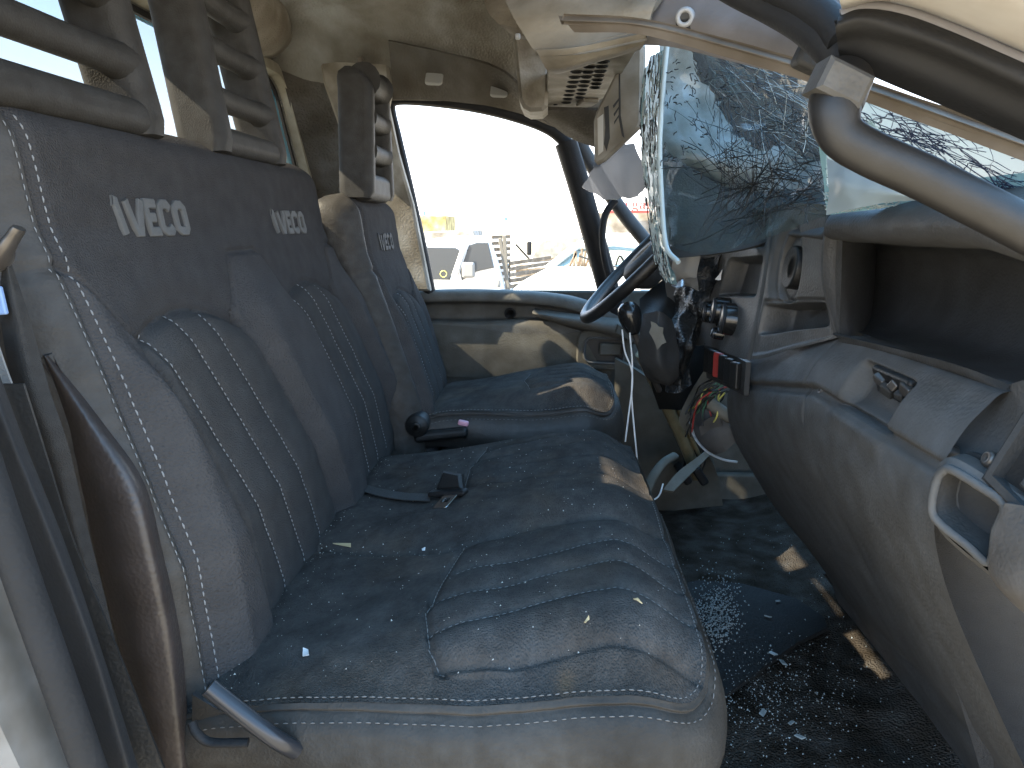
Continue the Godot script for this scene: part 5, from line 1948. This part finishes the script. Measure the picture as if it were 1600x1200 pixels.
	side_leather(dr, 2.165, 2.64, dc, 0.35, sh, 0.085, M.leather)
	letters(dr, 2.30, 2.50, 0.80, 0.86, dc, 2.165, 2.64, sh, 0.35, M.letters_dark)
	headrest(dr, 2.17, 2.51, 0.355, sh + Vector2(0.015, 0.0), [[0.09, 0.04, 0.9], [0.37, 0.028, 1.0], [0.63, 0.028, 1.0], [0.91, 0.036, 1.0]], M.headrest, -0.20)
	var dl := []
	for k in 5:
		dl.append([[-0.1, 0.1, 0.2], [2.29 + k * 0.055, 2.295 + k * 0.06, 2.29 + k * 0.058], 0.005, false])
	cushion(dr, -0.45, 0.16, 2.165, 2.66, Vector2(0.05, 0.065), dl, [[[2.29, 2.4, 2.51], [-0.10, -0.12, -0.10]]], [], 140, 110, M.cushion_cloth, M.leather_dark, 0.17)
	mb = MB.new()
	mb.rbox(Vector3(0.46, 0.3, 0.44), 0.02, Transform3D(Basis(), Vector3(-0.1, -0.88, -2.42)))
	put(mb, "seat_base", M.plastic_black, dr)
	mb = MB.new()
	var kx := frame(P(652, 664, 2.12), Vector3(1, 0, 0), Vector3(0, 1, 0.0))
	mb.lathe([Vector2(0.0, 0.03), Vector2(0.012, 0.03), Vector2(0.014, 0.026), Vector2(0.016, 0.02), Vector2(0.03, 0.018), Vector2(0.034, 0.01), Vector2(0.034, -0.04)], kx * Transform3D(Basis(Vector3.RIGHT, PI / 2), Vector3.ZERO), 24)
	put(mb, "recline_knob", M.plastic_black, dr)
	mb = MB.new()
	mb.rbox(Vector3(0.16, 0.03, 0.05), 0.012, frame(P(690, 678, 2.14), Vector3(1, 0.12, 0), Vector3(0, 1, 0)))
	put(mb, "seat_rail_cover", M.plastic_black, dr)

# ---------------------------------------------------------------- around the steering wheel
func build_driver_area() -> void:
	var o := thing("steering_wheel", "dark steering wheel seen edge-on beyond the broken dash", "steering wheel", P(1000, 480, 2.42))
	var c := P(1008, 402, 2.42)
	var a1 := (P(1100, 306, 2.42) - P(916, 490, 2.42)).normalized()
	var a2 := Vector3(0.02, 0, -1)
	var mb := MB.new()
	var pts := []
	for i in 61:
		var a := TAU * i / 60.0
		pts.append(c + a1 * cos(a) * 0.262 + a2 * sin(a) * 0.262)
	mb.tube(pts, 0.019, 14, false, 1.0, a1.cross(a2))
	put(mb, "rim", M.wheel, o)
	var ax := a1.cross(a2).normalized()
	mb = MB.new()
	mb.lathe([Vector2(0.0, 0.0), Vector2(0.07, 0.0), Vector2(0.09, -0.015), Vector2(0.1, -0.06), Vector2(0.06, -0.1), Vector2(0.0, -0.1)], frame(c - ax * 0.02 * signf(ax.x), a1, ax if ax.x < 0 else -ax), 24)
	put(mb, "hub", M.plastic_dark, o)
	for k in 3:
		var a: float = [0.0, 2.2, -2.2][k] + PI
		mb = MB.new()
		mb.tube([c + (a1 * cos(a) + a2 * sin(a)) * 0.06 + Vector3(0.03, -0.03, 0), c + (a1 * cos(a) + a2 * sin(a)) * 0.25], 0.017, 8, true, 0.5)
		put(mb, "spoke", M.plastic_dark, o)
	# column cowl, dark mass behind
	o = thing("steering_column", "broken black steering column cowling and torn lower dash", "column", P(1050, 640, 2.3))
	mb = MB.new()
	sheet(mb, [PL([[1000, 470, 2.35], [1050, 430, 2.4], [1110, 400, 2.45]]), PL([[1000, 520, 2.25], [1050, 480, 2.25], [1110, 450, 2.3]]), PL([[1010, 570, 2.25], [1055, 560, 2.2], [1105, 540, 2.25]]), PL([[1030, 640, 2.35], [1065, 640, 2.3], [1100, 620, 2.35]])], 20, 20, 0.02, false, 0.04, 10)
	put(mb, "cowling", M.plastic_black, o)
	mb = MB.new()
	sheet(mb, [PL([[1060, 398, 2.2], [1090, 405, 2.12], [1125, 395, 2.05]]), PL([[1050, 470, 2.18], [1085, 470, 2.08], [1110, 460, 2.05]]), PL([[1045, 540, 2.15], [1075, 540, 2.05], [1100, 530, 2.08]]), PL([[1040, 610, 2.15], [1060, 612, 2.1], [1080, 600, 2.12]])], 40, 26, 0.004, false, 0.05, 22)
	put(mb, "torn_foil", M.burnt, o)
	mb = MB.new()
	mb.tube(crs(PL([[1002, 552, 2.3], [1030, 610, 2.36], [1068, 690, 2.45], [1090, 745, 2.5]]), 12), 0.020, 10)
	put(mb, "steering_shaft", M.brass, o)
	mb = MB.new()
	mb.tube(crs(PL([[1018, 552, 2.32], [1046, 610, 2.38], [1086, 700, 2.47]]), 12), 0.008, 8)
	put(mb, "shaft_rod", M.brass, o)
	mb = MB.new()
	mb.tube(crs(PL([[1040, 590, 2.34], [1060, 640, 2.40], [1092, 710, 2.47]]), 12), 0.007, 8)
	put(mb, "shaft_rod", M.brass, o)
	mb = MB.new()
	sheet(mb, [PL([[1085, 605, 2.18], [1112, 560, 2.12]]), PL([[1060, 655, 2.22], [1120, 625, 2.1]]), PL([[1085, 690, 2.25], [1128, 640, 2.1]])], 10, 10, 0.006, false, 0.012, 10)
	put(mb, "lower_cover", M.plastic_tan, o)
	# white airbag scraps over the instruments
	o = thing("torn_instrument_trim", "crumpled white and silver torn trim over the instruments", "debris", P(1075, 445, 2.1))
	mb = MB.new()
	sheet(mb, [PL([[1062, 385, 2.05], [1080, 388, 2.02], [1095, 395, 2.0]]), PL([[1055, 420, 2.08], [1078, 420, 2.04], [1090, 425, 2.02]]), PL([[1046, 446, 2.1], [1070, 438, 2.08], [1088, 436, 2.05]])], 16, 16, 0.002, false, 0.03, 24)
	put(mb, "white_scrap", M.plastic_pale, o)
	mb = MB.new()
	sheet(mb, [PL([[1048, 446, 2.1], [1070, 437, 2.06], [1090, 434, 2.04]]), PL([[1060, 450, 2.06], [1075, 448, 2.03], [1092, 455, 2.0]])], 6, 10, 0.004, false, 0.01, 20)
	put(mb, "silver_scrap", M.steel, o)
	mb = MB.new()
	ragged(mb, [[1118, 437], [1128, 421], [1126, 438]], 2.02, 0.003, 1, 2)
	put(mb, "white_tab", M.white_thing, o)
	# gear lever
	o = thing("gear_lever", "black ball-topped gear lever with torn gaiter", "gear lever", P(1010, 600, 2.06))
	mb = MB.new()
	var kx := frame(P(985, 497, 2.04), Vector3(1, 0.25, 0), Vector3(-0.25, 1, 0))
	mb.lathe([Vector2(0.0, 0.045), Vector2(0.016, 0.042), Vector2(0.027, 0.032), Vector2(0.032, 0.016), Vector2(0.031, 0.0), Vector2(0.026, -0.02), Vector2(0.019, -0.036), Vector2(0.014, -0.045), Vector2(0.0, -0.046)], kx, 28)
	put(mb, "knob", M.gloss_black, o)
	mb = MB.new()
	mb.tube(crs(PL([[990, 518, 2.05], [1005, 555, 2.1], [1030, 610, 2.2]]), 8), 0.009, 10)
	put(mb, "stick", M.dark_metal, o)
	mb = MB.new()
	sheet(mb, [PL([[1003, 490, 2.08], [1030, 486, 2.02], [1050, 500, 2.08]]), PL([[997, 530, 2.06], [1028, 530, 1.99], [1055, 540, 2.08]]), PL([[1000, 570, 2.08], [1032, 572, 2.01], [1060, 580, 2.1]]), PL([[1020, 600, 2.14], [1045, 602, 2.1], [1060, 600, 2.14]])], 24, 24, 0.005, false, 0.02, 16)
	put(mb, "gaiter", M.plastic_dark, o)
	mb = MB.new()
	ragged(mb, [[1018, 502], [1036, 512], [1040, 535], [1028, 545], [1015, 520]], 1.99, 0.003, 2, 3)
	put(mb, "gaiter_tear", M.plastic_tan, o)
	# loose thin cables
	for q in [[[972, 515], [976, 548], [986, 575], [988, 600], [982, 650], [977, 690]], [[984, 520], [988, 570], [987, 620], [991, 670], [996, 722]]]:
		mb = MB.new()
		var l := []
		for p in q:
			l.append(P(p[0], p[1], 2.02))
		mb.tube(crs(l, 24), 0.0022, 6)
		tag(put(mb, "loose_cable", M.white_thing, self), "shorter thin white cable dangling from the gear lever, ending by the far cushion" if q.size() == 6 and q[0][0] == 972 else "longer thin white cable hanging from the gear lever towards the floor", "cable", "cables under the gear lever")
	# broken ashtray drawer and wiring
	o = thing("broken_drawer", "pale plastic drawer hanging broken under the centre dash", "drawer", P(1120, 715, 2.1))
	mb = MB.new()
	sheet(mb, [PL([[1076, 658, 2.16], [1092, 640, 2.12], [1120, 640, 2.08]]), PL([[1088, 690, 2.12], [1110, 676, 2.06], [1142, 668, 2.03]]), PL([[1112, 712, 2.1], [1132, 706, 2.05], [1150, 690, 2.03]])], 12, 12, 0.006, false, 0.006, 12)
	put(mb, "tray", M.plastic_pad, o)
	mb = MB.new()
	mb.tube(crs(PL([[1077, 656, 2.14], [1086, 684, 2.10], [1104, 705, 2.06], [1130, 718, 2.04], [1152, 722, 2.02]]), 20), 0.0045, 8, true, 0.6)
	put(mb, "front_edge", M.plastic_pale, o)
	for q in [[[1092, 668], [1106, 654], [1124, 650]], [[1108, 690], [1124, 674], [1144, 668]]]:
		mb = MB.new()
		sheet(mb, [PL([[q[0][0], q[0][1], 2.08], [q[1][0], q[1][1], 2.05], [q[2][0], q[2][1], 2.03]]), PL([[q[0][0] + 4, q[0][1] + 14, 2.09], [q[1][0] + 6, q[1][1] + 16, 2.06], [q[2][0] + 4, q[2][1] + 16, 2.04]])], 4, 12, 0.004)
		put(mb, "divider", M.plastic_pad, o)
	mb = MB.new()
	mb.tube(crs(PL([[1110, 630, 2.06], [1130, 645, 2.04], [1148, 655, 2.02]]), 8), 0.018, 10)
	put(mb, "lighter_socket", M.plastic_tan, o)
	o = thing("wiring_loom", "tangle of coloured wires spilling under the switch panel", "wires", P(1110, 660, 2.08))
	for k in 16:
		mb = MB.new()
		var s := Vector2(1108 + rng.randf() * 34, 590 + rng.randf() * 26)
		var e := Vector2(1070 + rng.randf() * 50, 640 + rng.randf() * 45)
		var mid := s.lerp(e, 0.5) + Vector2(rng.randf_range(-24, 12), rng.randf_range(-12, 18))
		mb.tube(crs([P(s.x, s.y, 2.05), P(lerpf(s.x, mid.x, 0.5) - 5, lerpf(s.y, mid.y, 0.5) - 4, 2.03 + rng.randf() * 0.05), P(mid.x, mid.y, 2.02 + rng.randf() * 0.08), P(e.x, e.y, 2.06 + rng.randf() * 0.06)], 16), 0.0024, 6)
		put(mb, "wire", [M.wire_green, M.wire_yellow, M.plastic_black, M.plastic_black, M.red, M.plastic_dark][k % 6], o)
	# bent pipes by the far footwell
	mb = MB.new()
	mb.tube(crs(PL([[1008, 772, 2.35], [1022, 742, 2.40], [1038, 722, 2.45], [1055, 712, 2.5]]), 14), 0.016, 10, true, 0.7)
	tag(put(mb, "bent_trim", M.plastic_tan, self), "short pale bent trim piece beside the far bench corner", "trim piece")
	mb = MB.new()
	sheet(mb, [PL([[1036, 765, 2.3], [1062, 735, 2.36], [1108, 702, 2.42]]), PL([[1052, 768, 2.3], [1082, 738, 2.36], [1112, 708, 2.42]])], 6, 14, 0.012, false, 0.004, 10)
	tag(put(mb, "torn_sill_strip", M.plastic_tan, self), "long torn tan strip on the floor below the broken drawer", "trim piece")
	mb = MB.new()
	mb.tube(crs(PL([[1020, 782, 2.2], [1030, 774, 2.22], [1036, 756, 2.26]]), 10), 0.0028, 6)
	tag(put(mb, "cable_stub", M.white_thing, self), "short white cable stub curling up from the floor by the bench", "cable")
	# driver side lower wall and pedals
	mb = MB.new()
	sheet(mb, [PL([[960, 560, 2.70], [1010, 590, 2.65], [1080, 660, 2.6]]), PL([[960, 640, 2.70], [1020, 660, 2.65], [1100, 700, 2.6]]), PL([[960, 740, 2.72], [1030, 740, 2.7], [1120, 740, 2.7]]), PL([[960, 810, 2.75], [1040, 800, 2.72], [1130, 790, 2.72]])], 20, 20, 0.02, false, 0.01, 8)
	tag(put(mb, "footwell_panel", M.door_dark, self), "dark olive footwell side panel under the steering column", "panel")
	for k in 2:
		var p := thing("pedal", ["black brake pedal half hidden below the brass shaft", "black clutch pedal nearest the footwell side panel"][k], "pedal", P(1095 + k * -25, 745, 2.5 + k * 0.12), "pedals")
		mb = MB.new()
		mb.tube(crs(PL([[1105 - k * 25, 680, 2.5 + k * 0.12], [1100 - k * 25, 715, 2.5 + k * 0.12], [1094 - k * 25, 735, 2.5 + k * 0.12]]), 8), 0.01, 8)
		put(mb, "pedal_arm", M.plastic_black, p)
		mb = MB.new()
		mb.rbox(Vector3(0.03, 0.07, 0.08), 0.01, Transform3D(Basis(Vector3(0, 0, 1), 0.6), P(1092 - k * 25, 740, 2.5 + k * 0.12)))
		put(mb, "pedal_pad", M.rubber, p)

# ---------------------------------------------------------------- nearest left edge
func build_near_side() -> void:
	var o := thing("seat_belt", "grey-brown seat belt hanging at the left edge beside the bench", "seat belt", P(70, 760, 0.85))
	var mb := MB.new()
	sheet(mb, [PL([[2, 415, 0.80], [0, 500, 0.80], [22, 610, 0.80], [58, 700, 0.80], [98, 830, 0.80], [150, 1000, 0.80], [215, 1240, 0.80]]), PL([[10, 412, 0.79], [25, 500, 0.785], [48, 610, 0.785], [80, 700, 0.79], [118, 830, 0.795], [165, 1000, 0.80], [225, 1240, 0.80]]), PL([[18, 408, 0.80], [48, 500, 0.80], [78, 610, 0.80], [108, 700, 0.80], [138, 830, 0.81], [180, 1000, 0.81], [238, 1240, 0.81]])], 10, 50, 0.002, true, 0.002, 10)
	put(mb, "webbing", M.belt, o)
	mb = MB.new()
	sheet(mb, [PL([[-30, 520, 0.76], [0, 612, 0.76], [30, 690, 0.76], [56, 748, 0.76]]), PL([[-10, 520, 0.755], [12, 585, 0.755], [42, 660, 0.755], [72, 740, 0.755]])], 4, 20, 0.002, true)
	put(mb, "loose_end", M.belt_pale, o)
	mb = MB.new()
	mb.tube(crs(PL([[-6, 412, 0.79], [6, 392, 0.78], [18, 374, 0.78], [30, 356, 0.78]]), 12), [0.016, 0.016, 0.015, 0.014, 0.012, 0.011, 0.0105, 0.01, 0.0095, 0.009, 0.009, 0.009, 0.008], 12, true, 0.6)
	put(mb, "belt_guide", M.dark_metal, o)
	mb = MB.new()
	mb.rbox(Vector3(0.012, 0.03, 0.006), 0.002, Transform3D(Basis(Vector3(0, 0, 1), 0.1), P(-1, 470, 0.78)))
	put(mb, "belt_label", M.blue_label, o)
	# side cover of the bench backrest
	mb = MB.new()
	sheet(mb, [PL([[66, 552, 0.875], [104, 660, 0.87], [130, 770, 0.865], [155, 880, 0.86], [190, 1030, 0.855], [240, 1240, 0.85]]), PL([[68, 556, 0.868], [125, 660, 0.852], [165, 770, 0.842], [195, 880, 0.835], [225, 1030, 0.832], [260, 1240, 0.83]]), PL([[72, 556, 0.868], [150, 665, 0.855], [208, 760, 0.845], [238, 870, 0.838], [268, 1030, 0.835], [290, 1240, 0.833]]), PL([[80, 556, 0.88], [160, 660, 0.885], [222, 750, 0.885], [252, 860, 0.88], [288, 1030, 0.87], [300, 1240, 0.86]])], 24, 50, 0.01, true, 0.003, 10)
	put(mb, "side_cover", M.brown_cover, get_node("bench_seat"))
	# black gap behind, B pillar lower trim
	mb = MB.new()
	sheet(mb, [PL([[-60, 420, 0.9], [0, 640, 0.9], [80, 900, 0.9], [170, 1240, 0.9]]), PL([[80, 420, 0.94], [140, 640, 0.94], [200, 900, 0.94], [280, 1240, 0.94]])], 6, 20, 0.01, true)
	struct(mb, "pillar_lining", M.plastic_black, "black pillar lining behind the seat belt")
	o = thing("door_seal", "dark rubber door seal strips along the nearest left pillar", "seal", P(120, 1150, 0.62))
	mb = MB.new()
	mb.tube(crs(PL([[-60, 620, 0.62], [-14, 760, 0.62], [40, 920, 0.62], [90, 1060, 0.62], [160, 1260, 0.62]]), 40), 0.0155, 16, true, 0.7)
	put(mb, "seal_bulb", M.seal, o)
	mb = MB.new()
	sheet(mb, [PL([[-64, 560, 0.68], [-14, 690, 0.68], [44, 850, 0.68], [104, 1020, 0.68], [174, 1250, 0.68]]), PL([[-30, 560, 0.665], [18, 690, 0.665], [82, 850, 0.665], [145, 1020, 0.665], [212, 1250, 0.665]]), PL([[-10, 560, 0.69], [38, 690, 0.69], [102, 850, 0.69], [160, 1020, 0.69], [232, 1250, 0.69]])], 14, 40, 0.006, true)
	put(mb, "seal_flange", M.seal, o)
	mb = MB.new()
	sheet(mb, [PL([[-90, 600, 0.705], [-40, 720, 0.705], [20, 850, 0.705], [80, 1020, 0.705], [150, 1250, 0.705]]), PL([[36, 600, 0.72], [74, 720, 0.72], [116, 850, 0.72], [185, 1020, 0.72], [275, 1250, 0.72]])], 6, 30, 0.004, true)
	put(mb, "seal_channel", M.plastic_black, o)

# ---------------------------------------------------------------- small things
func on_cushion(px: float, py: float, lift := 0.002) -> Vector3:
	var r := P(px, py, 1.0)
	for k in 400:
		var d := 0.87 + k * 0.003
		var p := r * d
		if p.x < 0.225 and p.x > -0.5:
			var q: Vector3 = bench_top.call(p.x, d)
			if p.y < q.y:
				return q + Vector3(0, lift, 0)
	return P(px, py, 1.2)

func build_small_things() -> void:
	# buckle tongue lying on the bench
	var b := on_cushion(700, 778, 0.012)
	var o := thing("lap_belt_tongue", "black seat belt buckle sleeve with chrome tongue lying on bench", "buckle", b)
	var mb := MB.new()
	var t0 := on_cushion(668, 780, 0.012)
	var t1 := on_cushion(733, 777, 0.012)
	var fx := (t1 - t0).normalized()
	var bf := frame((t0 + t1) / 2, fx, Vector3(0.1, 1, 0.05))
	mb.rbox(Vector3(0.092, 0.012, 0.026), 0.006, bf)
	put(mb, "tongue_bar", M.rubber, o)
	mb = MB.new()
	mb.prism(PackedVector2Array([Vector2(-0.036, 0.0), Vector2(-0.026, 0.036), Vector2(-0.022, 0.046), Vector2(0.024, 0.036), Vector2(0.034, 0.0)]), 0.024, 0.006, frame((t0 + t1) / 2 + Vector3(0, 0.004, -0.006), fx, Vector3(0, 1, -0.75)))
	put(mb, "sleeve", M.plastic_black, o)
	mb = MB.new()
	mb.prism(rrect(0.034, 0.062, 0.007), 0.004, 0.001, frame((t0 + t1) / 2 + Vector3(0, -0.002, 0.04), fx, Vector3(0, 0.12, -1)), rrect(0.018, 0.018, 0.004))
	put(mb, "chrome_tongue", M.chrome, o)
	mb = MB.new()
	var wa := []
	var wb := []
	for q in [[560, 766], [590, 775], [630, 782], [672, 784]]:
		wa.append(on_cushion(q[0], q[1] - 10, 0.004))
		wb.append(on_cushion(q[0], q[1] + 3, 0.006))
	sheet(mb, [wa, wb], 4, 20, 0.002)
	put(mb, "belt_webbing", M.belt_dark, o)
	mb = MB.new()
	var pk := P(724, 661, 2.06)
	mb.rbox(Vector3(0.03, 0.014, 0.02), 0.005, Transform3D(Basis(Vector3(0, 0, 1), -0.2), pk))
	tag(put(mb, "pink_plastic_piece", M.pink, self), "small pink plastic piece lying between bench and driver's seat", "plastic piece")
	# scraps on the seat
	for q in [["paper_scrap", [[473, 1030], [474, 1020], [482, 1020], [483, 1031]], "white paper scrap on the near edge of the bench", "scrap"], ["leaf_fragment", [[989, 941], [996, 943], [1004, 947], [996, 946]], "orange-brown leaf fragment near the front of the bench", "leaf"], ["straw_piece", [[912, 980], [920, 972], [921, 975], [914, 982]], "short yellow straw piece on the bench stripes", "straw"], ["foam_crumb", [[659, 862], [664, 862], [664, 866], [660, 866]], "white foam crumb on the bench's middle seam", "crumb"], ["wood_sliver", [[520, 852], [548, 855], [548, 858], [522, 856]], "tan wood sliver lying where the bench cushion seam starts", "sliver"]]:
		mb = MB.new()
		var p := []
		for k in 4:
			p.append(on_cushion(q[1][k][0], q[1][k][1], 0.004 + 0.004 * (k % 2)))
		sheet(mb, [[p[0], p[1]], [p[3], p[2]]], 3, 3, 0.0015)
		tag(put(mb, q[0], M.white_thing if q[0] in ["paper_scrap", "foam_crumb"] else M.straw, self), q[2], q[3])
	mb = MB.new()
	for k in 900:
		var x := rng.randf_range(-0.46, 0.19)
		var d := rng.randf_range(0.9, 1.95)
		if rng.randf() < 0.45:      # crumbs gather along the seam and at the back
			if rng.randf() < 0.5:
				x = -0.46 + absf(rng.randfn(0.0, 0.03))
			else:
				x = rng.randf_range(-0.45, 0.0)
				d = lut([-0.434, -0.297, -0.172, -0.095, 0.011], [1.345, 1.298, 1.262, 1.29, 1.312], x) + rng.randfn(0, 0.006)
		var p: Vector3 = bench_top.call(x, d)
		var s := rng.randf_range(0.0004, 0.0009) if rng.randf() < 0.8 else rng.randf_range(0.0010, 0.0017)
		var a := p + Vector3(rng.randf_range(-1, 1), 1.2, rng.randf_range(-1, 1)) * s
		var c0 := p + Vector3(s, 0, s * 0.4)
		var c1 := p + Vector3(-s * 0.8, 0, s)
		var c2 := p + Vector3(0, 0, -s * 1.3)
		mb.flat_tri(a, c1, c0); mb.flat_tri(a, c2, c1); mb.flat_tri(a, c0, c2)
	stuff(tag(put(mb, "crumbs", M.crumb, self), "pale crumbs and glass dust scattered over the bench cushion", "crumbs"))
	# floor mat and broken glass
	mb = MB.new()
	var ol := PackedVector2Array()
	for q in [[1040, 925], [1090, 908], [1160, 918], [1240, 935], [1285, 965], [1292, 982], [1250, 1010], [1190, 1050], [1120, 1100], [1050, 1190], [1000, 1190], [1000, 1000]]:
		var p := PY(q[0] + rng.randf_range(-4, 4), q[1] + rng.randf_range(-3, 3), -1.03)
		ol.append(Vector2(p.x, -p.z))
	mb.prism(ol, 0.012, 0.002, Transform3D(Basis(Vector3(1, 0, 0), Vector3(0, 0, -1), Vector3(0, 1, 0)), Vector3(0, -1.022, 0)))
	tag(put(mb, "rubber_mat", M.mat_rubber, self), "torn black rubber mat on the floor in front of bench", "mat")
	mb = MB.new()
	for k in 2300:
		var px: float
		var py: float
		var f := rng.randf()
		var y := -1.018
		if f < 0.42:
			px = 1118 + rng.randfn(0, 18)
			py = 962 + rng.randfn(0, 26)
		elif f < 0.75:
			px = 1190 + rng.randfn(0, 70)
			py = 1085 + rng.randfn(0, 45)
		else:
			px = rng.randf_range(1040, 1560)
			py = rng.randf_range(820, 1200)
			y = -1.035
		var p := PY(px, py, y)
		if p.x > 0.85:
			continue
		p.y += rng.randf() * (0.012 if f < 0.42 else 0.004)
		var s := rng.randf_range(0.0012, 0.0034) * (1.0 if f < 0.42 else rng.randf_range(0.35, 0.9))
		var bb := Basis.from_euler(Vector3(rng.randf(), rng.randf() * 3.0, rng.randf()) * 2.0)
		var v := [Vector3(1, -0.5, -0.6), Vector3(-0.9, -0.5, -0.7), Vector3(0.1, -0.5, 1.1), Vector3(0.15, 0.9, 0.0)]
		for i in 4:
			v[i] = p + bb * v[i] * s
		mb.flat_tri(v[0], v[1], v[3]); mb.flat_tri(v[1], v[2], v[3]); mb.flat_tri(v[2], v[0], v[3]); mb.flat_tri(v[0], v[2], v[1])
	stuff(tag(put(mb, "broken_glass", M.cullet, self), "broken safety glass heaped and scattered on the floor", "broken glass"))
	for q in [[1208, 1020, 0.9, "bluish glass splinter at the torn edge of the rubber mat"], [1224, 1034, 1.0, "glass splinter just off the mat's near corner"], [1192, 1112, 1.1, "long glass splinter nearest the bench corner"], [1250, 1150, 0.9, "glass splinter lowest in the picture on bare carpet"], [1200, 962, 0.8, "glass splinter on the mat right of the glass heap"], [1215, 938, 0.7, "farthest glass splinter at the mat's far edge"], [1236, 1128, 0.8, "small glass splinter in the thick of the scattered glass"]]:
		mb = MB.new()
		var p := PY(q[0], q[1], -1.015)
		mb.prism(PackedVector2Array([Vector2(-0.012, -0.004), Vector2(0.009, -0.006), Vector2(0.012, 0.003), Vector2(-0.006, 0.006)]), 0.004, 0.001, Transform3D(Basis.from_euler(Vector3(-PI / 2 + rng.randf_range(-0.4, 0.4), rng.randf() * 3.0, 0)), p).scaled_local(Vector3.ONE * q[2]))
		tag(put(mb, "glass_shard", M.cullet, self), q[3], "glass shard", "loose glass splinters on the floor")
